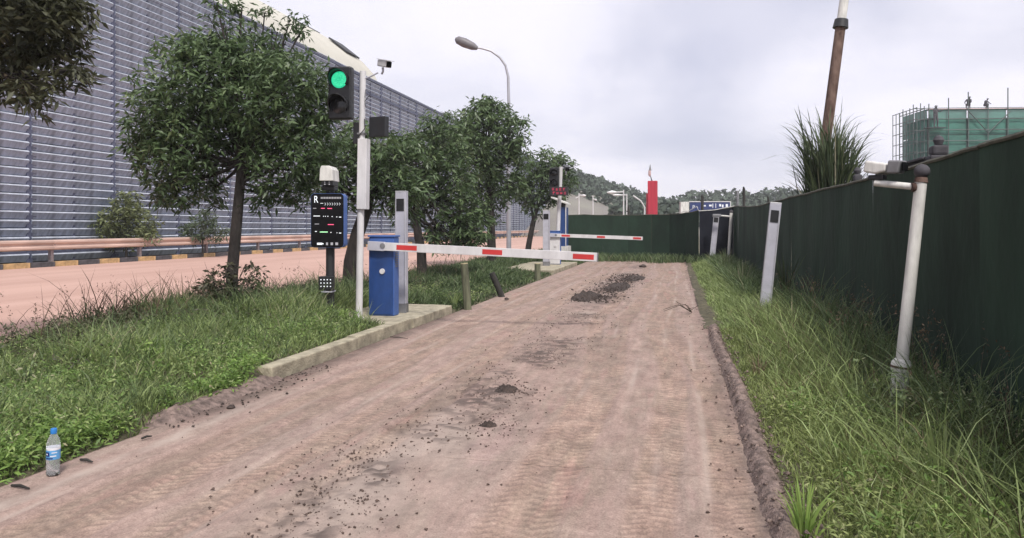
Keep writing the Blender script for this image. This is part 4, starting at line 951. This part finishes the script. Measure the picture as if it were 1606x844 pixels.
# ------------------------------------------------------------------ right side: white camera post
wp = P(1405, 655, 5.15); top_ = P(1446, 262, 5.15)
dv = Vector((top_.x, top_.y, top_.z)) - Vector((wp.x, wp.y, 0))
cp = thing('camera_post', 'near weathered white post with ball top, leaning right before the net fence', 'post', (wp.x, wp.y, -.03), 0, 'white camera posts')
def al(f): return dv*f
MB().tube([al(0), al(.19)], [.058, .056], 18).build('lower_sleeve', M['white_dirty'], cp, True)
MB().tube([al(.19), al(.205), al(.225), al(.24)], [.062, .068, .066, .048], 18).build('collar', M['white_dirty'], cp, True)
MB().tube([al(.205), al(.213)], .0705, 18).build('rust_ring', M['rust'], cp, True)
MB().tube([al(.235), al(.97)], [.041, .039], 18).build('pole', M['white_dirty'], cp, True)
bl = MB().lathe([(.0, -.052), (.030, -.042), (.048, -.02), (.052, 0), (.048, .02), (.030, .042), (0, .052)], 18).build('ball_cap', M['coping'], cp, True, loc=al(1.0))
MB().tube([al(.955), al(.975)], [.046, .040], 16).build('cap_neck', M['rust'], cp, True)
ax_ = al(.935); a2 = P(1372, 287, 5.35)-Vector((wp.x, wp.y, -.03))
MB().tube([ax_, a2], .024, 12).build('side_arm', M['white_dirty'], cp, True)
MB().tube([ax_+Vector((-.055, 0, .0)), ax_+Vector((-.03, 0, .0))], .034, 10).build('arm_bracket', M['rust'], cp, True)
cc = P(1376, 262, 5.35)
cm = thing('security_camera', 'boxy white camera on the side arm of the leaning white post', 'camera', cc, R(-38), None); cm.scale = (1.1,)*3
b = MB().prism([(-.075, -.030), (.0, -.048), (.075, -.035), (.075, .018), (-.06, .045)], -.05, .05).build('housing', M['white_dirty'], cm, bevel=.012)
b.rotation_euler = (0, 0, 0)
MB().prism([(.076, -.050), (.150, -.050), (.170, .030), (.090, .036)], -.055, .055).build('lens_hood', M['steel_dark'], cm, bevel=.010)
MB().box(.172, .176, -.04, .04, -.035, .02).build('front_glass', M['screen'], cm)
MB().box(-.05, .05, -.03, .03, -.085, -.052).build('mount', M['black_m'], cm, bevel=.006)
# far white camera post
fp = P(1142, 402, 25.5); tp_ = P(1147, 334, 25.5)
cp2 = thing('camera_post', 'small far white post with side arm before the navy net', 'post', (fp.x, fp.y, 0), 0, 'white camera posts')
d2 = Vector((tp_.x-fp.x, tp_.y-fp.y, tp_.z))
MB().tube([(0, 0, 0), d2], .055, 12).build('pole', M['white_dirty'], cp2, True)
MB().lathe([(.0, -.07), (.05, -.05), (.07, 0), (.05, .05), (0, .07)], 12).build('ball_cap', M['coping'], cp2, True, loc=d2*1.02)
MB().tube([d2*.93, d2*.93+Vector((-.33, 0, .03))], .03, 10).build('side_arm', M['white_dirty'], cp2, True)
MB().box(-.62, -.34, -.06, .06, -.02, .09).build('camera', M['steel_dark'], cp2, bevel=.02, loc=d2*.93)
# rusty pole behind the fence
r0 = P(1293, 235, 14); r1 = P(1318, 44, 14); r2 = P(1340, -120, 14)
rp_ = thing('rusty_pole', 'leaning rusty steel pole with white upper half above the reeds', 'pole', (r0.x-.45, r0.y, 0))
o_ = Vector((r0.x-.45, r0.y, 0))
MB().tube([(0, 0, 0), r0-o_, r1-o_], [.10, .098, .092], 16).build('rusty_shaft', M['rust'], rp_, True)
MB().tube([r1-o_, r1-o_+(r2-r1)*.08], [.14, .12], 16).build('flange', M['black_m'], rp_, True)
MB().tube([r1-o_+(r2-r1)*.03, r2-o_], [.083, .078], 16).build('upper_shaft', M['white_dirty'], rp_, True)

# ------------------------------------------------------------------ net fence
FX = 2.02; FH = 1.86
fence = thing('net_fence', 'long dark green shade-net fence along the right verge and across the road end', 'fence', (0, 0, 0))
def netpanel(a, b, h0, h1, m, seed, sag=.012, wav=.014, z0=-.1):
    a = Vector(a); b = Vector(b); L_ = (b-a).length; n = max(8, int(L_/.08)); mz = 16; nrm = Vector((-(b-a).y, (b-a).x, 0)).normalized()
    us = np.linspace(0, 1, n); vs = np.linspace(0, 1, mz); U, Vv = np.meshgrid(us, vs)
    off = wav*(fbm(U*L_*1.6+seed*5, Vv*1.5, 3)-.5)*2+.6*wav*np.sin(U*L_*5+seed)*Vv*(fbm(U*2, Vv, 1))
    top = h0+(h1-h0)*us-sag*4*us*(1-us)+.012*(fbm(us*L_*3+seed, us*0, 2)-.5)*2; off = off*np.minimum(1, .25+np.minimum(U, 1-U)*8)
    X = a.x+(b.x-a.x)*U+nrm.x*off; Y = a.y+(b.y-a.y)*U+nrm.y*off; Z = z0+(top[None, :]-z0)*Vv
    npmesh('net_panel', np.stack([X, Y, Z], -1).reshape(-1, 3), gridfaces(n, mz), m, fence, smooth=True)
    hm = MB().tube([(X[-1, i], Y[-1, i], Z[-1, i]-.012) for i in range(0, n, 3)]+[(X[-1, -1], Y[-1, -1], Z[-1, -1]-.012)], .017, 6); hm.build('hem', M['hem'], fence, True)
ys = [-3, .0, 3.1, 5.6, 8.4, 11.2, 14.0, 16.9, 19.8, 22.6, 25.6]
hs = [1.9, 1.92, 1.93, 1.865, 1.84, 1.85, 1.86, 1.86, 1.86, 1.93, 2.03]
for i in range(len(ys)-1): netpanel((FX, ys[i], 0), (FX, ys[i+1], 0), hs[i], hs[i+1], M['net_b'] if i in (2, 5, 8, 9) else M['net'], i)
c1 = P(1150, 357, 26.6); c2 = P(1097, 357, 26.6)
netpanel((FX, 25.6, 0), (c1.x, c1.y, 0), 2.03, 2.08, M['net'], 20)
netpanel((c1.x, c1.y+.02, 0), (c2.x, c2.y, 0), 2.05, 1.92, M['net_navy'], 21, .02)
path = [(1096, 26.9, 1.94), (1075, 28.0, 1.87), (1050, 29, 1.83), (1022, 29.6, 1.83), (985, 30, 1.82), (948, 30, 1.82), (915, 30, 1.84), (884, 30, 1.82)]
for i in range(len(path)-1):
    a = P(path[i][0], 357, path[i][1]); b = P(path[i+1][0], 357, path[i+1][1]); netpanel((a.x, a.y, 0), (b.x, b.y, 0), path[i][2], path[i+1][2], M['net'] if i < 2 else M['net'], 30+i, .015)
for i, y in enumerate(ys[2:]):
    MB().tube([(FX+.07, y, 0), (FX+.07, y, hs[i+2]+.0)], .025, 8).build('fence_post', M['steel_dark'], fence)
def lonepost(px, py, zc, r, label, m=M['wood_dark']):
    p = P(px, py, zc); t = thing('stake', label, 'stake', (p.x, p.y, 0), 0, 'dark stakes standing behind the net fence')
    MB().tube([(0, 0, 0), (.02, 0, p.z-.1), (.0, 0, p.z)], [r, r, r*.6], 8).build('shaft', m, t, True); MB().tube([(-r*1.3, 0, p.z-.25), (r*1.3, 0, p.z-.25)], r*.6, 6).build('crosspiece', m, t, True)
lonepost(1166, 293, 28.5, .05, 'thicker taller dark stake above the fence where it turns'); lonepost(1156, 299, 29.5, .05, 'shorter bluish stake left of the taller dark stake', M['steel_dark'])
lonepost(1101, 306, 32, .06, 'stake in front of the navy sign board'); lonepost(985, 322, 30.6, .05, 'short stake above the far fence below the distant lamps')
lonepost(1204, 308, 21, .03, 'thin stake just above the near grey post')
# hanging cable along the top of navy net
a = P(1093, 324, 26.3); b = P(1096, 331, 26.3); c = P(1152, 323, 26.3)
props(MB().tube([P(1060, 334, 28), P(1080, 331, 27), a, b, P(1120, 329.5, 26.3), c], .012, 6).build('cable', M['white_dirty']), 'pale cable slung along the top of the navy net', 'cable')
# masonry wall with ball-topped piers behind the fence
bw = thing('boundary_wall', 'dark low wall showing just above the net fence near the white post', 'wall', (2.95, 6.5, 0))
MB().box(-.08, .12, 3.1, 5.3, 0, 2.10).build('wall_body', M['coping'], bw); MB().box(-.12, .16, 3.05, 5.35, 2.101, 2.135).build('coping', M['coping'], bw, bevel=.01)
for i, (px, py, zc) in enumerate(((1472, 212, 8.6), (1345, 262, 12.0))):
    p = P(px, py, zc); t = thing('ball_pier', ('grey pier with ball top in front of the green scaffold', 'small dark ball-topped pier left of the white camera')[i], 'pier', (p.x, p.y, 0), 0, 'ball-topped piers behind the fence')
    h = p.z; wq = .12 if i == 0 else .09
    MB().box(-wq, wq, -wq, wq, 0, h-.24).build('shaft', M['coping'], t, bevel=.02); MB().box(-wq*.72, wq*.72, -wq*.72, wq*.72, h-.24+.001, h-.12).build('neck', M['coping'], t, bevel=.03)
    MB().lathe([(0, -.06), (.04, -.052), (.06, 0), (.042, .042), (0, .06)], 16).build('ball', M['coping'], t, True, loc=(0, 0, h-.06))

# ------------------------------------------------------------------ far gate equipment
fpz = 23.9; f0 = P(870, 415, fpz)
fpole = thing('signal_pole', 'far white signal pole behind the far barrier, traffic light dark', 'signal pole', (f0.x+.0, f0.y+.45, .1), 0)
ht = P(875, 262, 24.4).z-.1
MB().tube([(0, 0, 0), (.06, 0, ht*.5), (.14, 0, ht)], [.07, .065, .06], 12).build('pole', M['white'], fpole, True)
MB().tube([(.14, 0, ht-.05), (.38, 0, ht-.03)], .02, 6).build('camera_arm', M['steel'], fpole)
t = thing('traffic_light', 'unlit black traffic light on the far white pole', 'traffic light', (f0.x, f0.y+.45, .1)); traffic_head(t, -.06, ht-.38, 1.0, False)
q = P(888, 264, 24.3); bullet_cam('security_camera', 'small dark camera on top of the far signal pole', q, R(20), 1.5, None, M['black'])
q = P(876, 300, 23.9); led = thing('led_sign', 'black LED sign with dull red characters on the far pole', 'led sign', q, R(0))
MB().box(-.30, .30, 0, .12, -.14, .14).build('case', M['black_m'], led, bevel=.01)
rq = random.Random(5)
for rowz in (.06, -.06):
    for i in range(4):
        x0 = -.22+i*.12+(0.03 if rowz < 0 else 0)
        mb = MB(); 
        for k_ in range(4):
            xa = x0+rq.uniform(0, .05); za = rowz+rq.uniform(-.04, .04)
            mb.box(x0, x0+.08, -.006-.0005*k_, -.002, za, za+.010) if k_ % 2 else mb.box(xa, xa+.010, -.0065-.0005*k_, -.002, rowz-.04, rowz+.04)
        mb.build('red_character', M['e_redd'], led)
# blue kiosk
kq = P(880, 385, 27.0); kz = thing('guard_kiosk', 'small blue kiosk with sloping roof behind the far barrier', 'kiosk', (kq.x, kq.y, 0))
MB().box(-.15, .15, 0, .8, .62, 2.05).build('cabin', M['blue'], kz, bevel=.01); MB().box(-.18, .25, -.02, .82, 0, .619).build('plinth', M['white_dirty'], kz)
MB().add([(-.35, -.15, 2.38), (.22, -.15, 2.15), (.22, .95, 2.15), (-.35, .95, 2.38), (-.35, -.15, 2.43), (.22, -.15, 2.2), (.22, .95, 2.2), (-.35, .95, 2.43)], [(3, 2, 1, 0), (4, 5, 6, 7), (0, 1, 5, 4), (1, 2, 6, 5), (2, 3, 7, 6), (3, 0, 4, 7)]).build('roof', M['white_dirty'], kz)
MB().box(.16, .19, -.03, 0, .62, 2.15).build('corner_frame', M['white'], kz); MB().box(-.14, .10, .1, .6, 2.051, 2.2).build('machine_box', M['black_m'], kz)

# ------------------------------------------------------------------ street lamps
lp = P(798, 400, 28.8); L1 = thing('street_lamp', 'tall curved street lamp rising above the verge trees, head to the left', 'street lamp', (lp.x, lp.y, -.02))
kq_ = 28.8/FPX
def LP(px, py): v = P(px, py, 28.8); return v-Vector((lp.x, lp.y, -.02))
MB().tube([(0, 0, 0), LP(798, 300), LP(798, 160), LP(797, 120), LP(793, 103), LP(784, 90), LP(770, 80), LP(758, 76.5), LP(749, 75)], [.10, .085, .06, .05, .047, .045, .042, .04, .035], 12).build('pole', M['galv'], L1, True)
a, b = LP(749, 76), LP(714, 61)
MB().tube([a, a.lerp(b, .2), a.lerp(b, .6), a.lerp(b, .9), b], [.07, .15, .19, .15, .05], 12).build('lamp_head', M['lamp'], L1, True)
MB().lathe([(.13, 0), (.13, .3), (.1, .32)], 12).build('base_sleeve', M['galv'], L1, True)
def farlamp(px, pt, zc, arms, label, r=.09):
    p = P(px, pt, zc); t = thing('street_lamp', label, 'street lamp', (p.x, p.y, 0), 0, 'white street lamps beyond the far fence')
    MB().tube([(0, 0, 0), (0, 0, p.z)], [r, r*.7], 8).build('pole', M['white'], t, True)
    for dx_, dy_, w_ in arms:
        s_ = zc/FPX; e = Vector((dx_*s_*cos(YAW), dx_*s_*sin(YAW), p.z-dy_*s_)); st = Vector((0, 0, p.z-abs(dy_)*s_*.6-.05))
        MB().tube([st, st.lerp(e, .4), st.lerp(e, .7), e], [.05, .06, w_, .06], 8).build('lamp_arm', M['white'], t, True)
farlamp(908, 303, 90, [(11, 4, .16), (-5, 8, .08)], 'leftmost distant white lamp, double arm, before the bare slope')
farlamp(930, 307, 95, [(6, 7, .14)], 'second distant white lamp from the left, short arm to the right')
farlamp(978, 298, 80, [(-26, 4, .22)], 'tallest distant lamp with a long arm to the left')
farlamp(983, 304, 84, [(-22, 2, .14)], 'distant lamp just right of the tallest one, partly behind it')
p = P(1011, 335, 85); t = thing('street_lamp', 'distant curved lamp arching toward the left beside the red tower', 'street lamp', (p.x, p.y, 0), 0, 'white street lamps beyond the far fence')
MB().tube([(0, 0, 0), P(1011, 325, 85)-Vector((p.x, p.y, 0)), P(1005, 315, 85)-Vector((p.x, p.y, 0)), P(993, 307, 85)-Vector((p.x, p.y, 0))], [.09, .08, .07, .09], 8).build('pole', M['white'], t, True)

# ------------------------------------------------------------------ red tower, navy sign, scaffold
zr = 60; a = P(1024, 357, zr); rt_ = thing('red_tower', 'tall red cloth-covered tower beyond the far fence', 'tower', (a.x, a.y, 0), YAW-.25)
kz_ = zr/FPX; hz = P(0, 284, zr).z
MB().box(-.40, .36, -.35, .35, 0, hz).build('tower_body', M['redcloth'], rt_, bevel=.03)
MB().box(-.52, -.401, -.2, .3, 0, hz*.80).build('side_fold', M['redcloth'], rt_, bevel=.03)
MB().box(-.43, .39, -.38, .38, 1.6, 1.72).build('pale_band', M['pinkcloth'], rt_)
fl = P(1020, 284, zr); ft = thing('furled_flag', 'furled pink and grey flag on a short pole on top of the red tower', 'flag', (fl.x, fl.y, hz), 0)
MB().tube([(.12, 0, 0), (.0, 0, .45), (0, 0, 1.35)], [.06, .03, .015], 6).build('flag_pole', M['black_m'], ft)
MB().lathe([(.02, .35), (.12, .5), (.10, .75), (.11, .85), (.02, .86)], 8, (-.06, 0, 0)).build('flag_cloth', M['pinkcloth'], ft, True)
MB().lathe([(.02, .84), (.11, .86), (.07, 1.05), (.02, 1.3)], 8, (-.02, 0, 0)).build('flag_top', M['steel_dark'], ft, True)
zs_ = 60; a = P(1112, 357, zs_); sb = thing('sign_board', 'navy blue board with white characters beyond the fence, distant', 'sign', (a.x, a.y, 0), YAW)
z0_, z1_ = P(0, 333, zs_).z, P(0, 317, zs_).z
MB().box(-1.55, 1.70, 0, .1, z0_, z1_).build('board', M['sign_blue'], sb); MB().box(-1.62, 1.77, -.03, .05, z1_, z1_+.07).box(1.70, 1.77, -.03, .1, z0_, z1_).build('frame', M['white'], sb)
MB().box(-2.3, -1.63, -.02, .5, z0_-.4, z1_+.02).build('side_cabinet', M['white_dirty'], sb)
for x_ in (-1.3, 1.4): MB().box(x_-.05, x_+.05, .11, .2, 0, z0_+.1).build('leg', M['steel_dark'], sb)
text('P', .42, (-1.25, -.01, z1_-.42), (pi/2, 0, 0), M['label_w'], sb, 'character')
for x_, w2, h2, dz in ((.0, .22, .07, -.28), (.28, .05, .18, -.3), (.52, .05, .18, -.3), (.82, .16, .10, -.26), (1.05, .12, .12, -.32), (1.35, .18, .12, -.28), (-.45, .18, .06, -.3)):
    MB().box(x_, x_+w2, -.02, -.003, z1_+dz-h2, z1_+dz+h2).build('character', M['label_w'], sb)
# scaffold
zq = 78; cA = P(1455, 357, zq); sc = thing('scaffolded_building', 'building under construction wrapped in green netting and scaffold poles', 'building', (cA.x, cA.y, 0), YAW-.06)
kq2 = zq/FPX; ztop = P(0, 171, zq).z
Wf = 20; Dp = 5.6
MB().box(.5, Wf, 1.2, Dp, 0, ztop-.8).build('concrete_frame', M['concb'], sc)
# front net panels between floors and left side
for i in range(5):
    x0 = i*4.0
    for j in range(5):
        z0_ = j*ztop/5; n_ = 8; xs = np.linspace(x0+.05, x0+3.95, n_); zs2 = np.linspace(z0_+.05, z0_+ztop/5-.02, 5); X, Z = np.meshgrid(xs, zs2); Y = -.02+.10*(fbm(X*1.1+i, Z*1.1+j, 2)-.5)
        npmesh('net_sheet', np.stack([X, Y, Z], -1).reshape(-1, 3), gridfaces(n_, 5), M['scaffnet'], sc, smooth=True)
for i in range(2):
    y0 = i*2.8
    for j in range(5):
        z0_ = j*ztop/5; n_ = 8; ys2 = np.linspace(y0+.05, y0+2.75, n_); zs2 = np.linspace(z0_+.05, z0_+ztop/5-.02, 5); Yg, Z = np.meshgrid(ys2, zs2); Xg = -.05-Yg*.10*0+.10*(fbm(Yg+i, Z+j, 3)-.5)
        npmesh('net_sheet', np.stack([Xg-Yg*0.0, Yg, Z], -1).reshape(-1, 3), gridfaces(n_, 5), M['scaffnet'], sc, smooth=True)
r_ = .055
for i, x in enumerate(np.arange(0, Wf+.1, 2.0)):
    MB().tube([(x, -.25, 0), (x, -.25, ztop+.5+(1.6 if i in (4, 8) else .6*(i % 3)))], r_, 5).build('standard_pole', M['scaffpole'], sc)
for y in np.arange(0, Dp+.1, .8):
    MB().tube([(-.35-y*0.0, y, 0), (-.35-y*0.0, y, ztop+.3+.7*((y*7) % 1))], r_*.9, 5).build('standard_pole', M['scaffpole'], sc)
    MB().tube([(-1.1-y*0.0, y, 0), (-1.1-y*0.0, y, ztop+.2)], r_*.8, 5).build('standard_pole', M['scaffpole'], sc)
for z in np.arange(1.2, ztop+.9, 1.15):
    MB().tube([(0, -.27, z), (Wf, -.27, z)], r_*(1 if z < ztop else .6), 5).build('ledger_pole', M['scaffpole'], sc)
    MB().tube([(-.36, 0, z), (-.36-Dp*0.0, Dp, z)], r_, 5).build('ledger_pole', M['scaffpole'], sc)
    MB().tube([(-1.12, 0, z+.1), (-1.12-Dp*0.0, Dp, z+.1)], r_*.8, 5).build('ledger_pole', M['scaffpole'], sc)
    MB().tube([(-1.3, 0.1, z), (.2, -.26, z)], r_*.7, 5).build('ledger_pole', M['scaffpole'], sc)
MB().box(0, Wf, -.12, 1.0, ztop-.06, ztop).build('top_deck', M['pinkcloth'], sc)
mb = MB(); mb.tube([(4, -.3, ztop-.3), (6.0, -.3, ztop-2.6), (8.2, -.3, ztop-.4)], .06, 5); mb.build('brace_pole', M['scaffpole'], sc)

# workers
def person(label, loc, rot, pose, sc_=1.0, mcl=M['cloth']):
    t = thing('person', label, 'person', loc, rot, 'workers on the scaffold')
    J = dict(stand=dict(pel=(0, 0, .92), ch=(0, -.02, 1.28), nk=(0, -.03, 1.45), hd=(0, -.05, 1.62), kl=(-.12, -.04, .5), fl=(-.13, .02, .05), kr=(.12, -.10, .5), fr=(.14, -.02, .05), el=(-.30, -.10, 1.15), hl=(-.28, -.32, 1.2), er=(.30, -.08, 1.2), hr=(.42, -.30, 1.35)),
             crouch=dict(pel=(0, .08, .42), ch=(.04, -.06, .78), nk=(.08, -.12, .94), hd=(.14, -.18, 1.10), kl=(-.14, -.34, .48), fl=(-.14, -.05, .05), kr=(.14, -.30, .50), fr=(.14, -.02, .05), el=(-.26, -.22, .66), hl=(-.20, -.44, .50), er=(.28, -.26, .66), hr=(.24, -.48, .50)),
             bend=dict(pel=(0, .15, .80), ch=(.05, -.12, 1.0), nk=(.10, -.28, 1.05), hd=(.16, -.40, 1.10), kl=(-.12, .0, .45), fl=(-.13, .05, .05), kr=(.12, .02, .45), fr=(.14, .08, .05), el=(-.24, -.36, .82), hl=(-.16, -.52, .60), er=(.28, -.34, .80), hr=(.24, -.54, .62)))[pose]
    names = ['pel', 'ch', 'nk', 'hd', 'kl', 'fl', 'kr', 'fr', 'el', 'hl', 'er', 'hr']
    V = [J[n] for n in names]; sl = (Vector(J['ch'])+Vector((-.19, 0, .10))); sr = (Vector(J['ch'])+Vector((.19, 0, .10))); hl_ = Vector(J['pel'])+Vector((-.10, 0, -.04)); hr_ = Vector(J['pel'])+Vector((.10, 0, -.04))
    V += [tuple(sl), tuple(sr), tuple(hl_), tuple(hr_), tuple(Vector(J['fl'])+Vector((0, -.16, -.01))), tuple(Vector(J['fr'])+Vector((0, -.16, -.01)))]
    E = [(0, 1), (1, 2), (2, 3), (1, 12), (12, 8), (8, 9), (1, 13), (13, 10), (10, 11), (0, 14), (14, 4), (4, 5), (0, 15), (15, 6), (6, 7), (5, 16), (7, 17)]
    me = bpy.data.meshes.new('body'); me.from_pydata(V, E, []); o = bpy.data.objects.new('body', me); COL.objects.link(o); o.parent = t
    me.materials.append(mcl); m_ = o.modifiers.new('skin', 'SKIN'); rad = [.15, .17, .06, .095, .065, .05, .065, .05, .045, .04, .045, .04, .08, .08, .10, .10, .035, .035]
    for i, r in enumerate(rad): me.skin_vertices[0].data[i].radius = (r, r)
    me.skin_vertices[0].data[0].use_root = True; s_ = o.modifiers.new('sub', 'SUBSURF'); s_.levels = 1; s_.render_levels = 1
    MB().lathe([(.0, .10), (.09, .07), (.125, .01), (.14, .0)], 12, J['hd']).build('helmet', M['steel_dark'], t, True)
    t.scale = (sc_,)*3; return t
def on_scaff(x, y, z): return (sc.matrix_world if False else (Matrix.Translation(Vector((cA.x, cA.y, 0))) @ Matrix.Rotation(YAW-.06, 4, 'Z'))) @ Vector((x, y, z))
person('worker crouching in dark clothes on the top deck, left of the other', on_scaff(4.35, .4, ztop), YAW-.7, 'crouch', 1.1)
person('worker bending low on the top deck beside a tall pole', on_scaff(6.1, .4, ztop), YAW+.5, 'crouch', .95)
person('worker standing outside the netting at the scaffold corner', on_scaff(.45, -.7, ztop-2.4+.35), YAW+.3, 'stand', 1.35)
MB().box(-.6, 1.4, -1.0, -.28, ztop-2.12, ztop-2.06).build('corner_platform', M['coping'], sc)

# ------------------------------------------------------------------ hills and woods
def hill(name, pts, zf, zb, m):
    """pts: (px, crest py); rises from zf to zb metres away"""
    pxs = np.array([p[0] for p in pts], float); pys = np.array([p[1] for p in pts], float)
    U = np.linspace(pxs[0], pxs[-1], 90); Vv = np.linspace(0, 1.6, 26); V = []
    for v in Vv:
        for u in U:
            zc = zf+(zb-zf)*v; cr = (357-np.interp(u, pxs, pys))/FPX*zb
            zh = cr*(sin(min(v, 1)*pi/2)**1.2)*(1 if v <= 1 else 1-.3*(v-1)); p = P(u, 357, zc)
            V.append((p.x, p.y, -.2+zh+1.3*min(v, 1)+.6*float(fbm(u*.05, v*6, 3)-.5)*min(1, v*2)))
    return props(npmesh(name, V, gridfaces(90, 26), m, smooth=True), kind='structure')
hill('hill', [(640, 250), (800, 255), (880, 275), (930, 296), (960, 308), (1000, 318), (1060, 330), (1120, 345)], 110, 200, M['hill'])
hill('hill', [(1020, 332), (1080, 322), (1160, 322), (1260, 322), (1400, 326), (1600, 330), (1900, 335)], 120, 190, M['hill'])
hill('hill', [(-900, 300), (0, 300), (400, 300), (660, 300)], 260, 380, M['hill'])
def woods(pts, n, zc0, zc1, h0, h1, tm, band=26):
    """a mass of small hillside trees: ragged crowns made of small faces"""
    pxs = [p[0] for p in pts]; pys = [p[1] for p in pts]; CC = []; TT = []; RR = []
    for i in range(n):
        px = random.uniform(pxs[0], pxs[-1]); f = random.random()**1.3; zc = zc1-(zc1-zc0)*f; py = np.interp(px, pxs, pys)+band*f+random.uniform(0, 4)
        top = P(px, py, zc); h = random.uniform(h0, h1); zt = top.z; con = random.random() < .5; ts = random.gauss(tm, .12)
        for j in range(55):
            v = random.random(); rr_ = (h*.24*(1-v)+.25 if con else h*.30*sqrt(max(0, 1-(2*v-1)**2))+.15); a = random.random()*6.283; q = rr_*sqrt(random.random())
            CC.append((top.x+cos(a)*q, top.y+sin(a)*q, zt-h*(1-v))); TT.append(ts+random.gauss(0, .1)+.15*(v-.5)); RR.append(random.uniform(.6, 1.3))
    C = np.array(CC); D = rng.normal(size=C.shape); D /= np.linalg.norm(D, axis=1)[:, None]; RR = np.array(RR)
    leaves('hillside_woods', C, D, RR, RR*.8, M['far_tree'], np.clip(TT, 0, 1), 'stuff')
woods([(860, 248), (900, 265), (915, 269), (940, 277), (970, 287), (1000, 298), (1040, 309), (1075, 315)], 520, 150, 200, 4, 7, .45, 22)
woods([(1030, 316), (1062, 306), (1085, 297), (1110, 299), (1150, 296), (1180, 298), (1240, 292), (1300, 298), (1400, 303), (1700, 308)], 800, 130, 185, 5, 8, .45, 26)
woods([(962, 324), (985, 318), (1008, 322)], 60, 100, 108, 2.0, 3.2, .3, 12)
woods([(1030, 322), (1046, 318), (1066, 320)], 60, 95, 105, 2.2, 3.6, .3, 12)

# ------------------------------------------------------------------ thin haze
hz_ = MB().box(-640, 640, -60, 640, -1.2, 30).build('haze', M['white'])
hm = bpy.data.materials.new('haze'); hm.use_nodes = True; t_ = hm.node_tree; t_.nodes.clear(); ou = t_.nodes.new('ShaderNodeOutputMaterial'); pv = t_.nodes.new('ShaderNodeVolumePrincipled')
pv.inputs['Color'].default_value = (.93, .94, .98, 1); pv.inputs['Density'].default_value = .0008; t_.links.new(pv.outputs[0], ou.inputs['Volume'])
hz_.data.materials.clear(); hz_.data.materials.append(hm); hz_['kind'] = 'stuff'
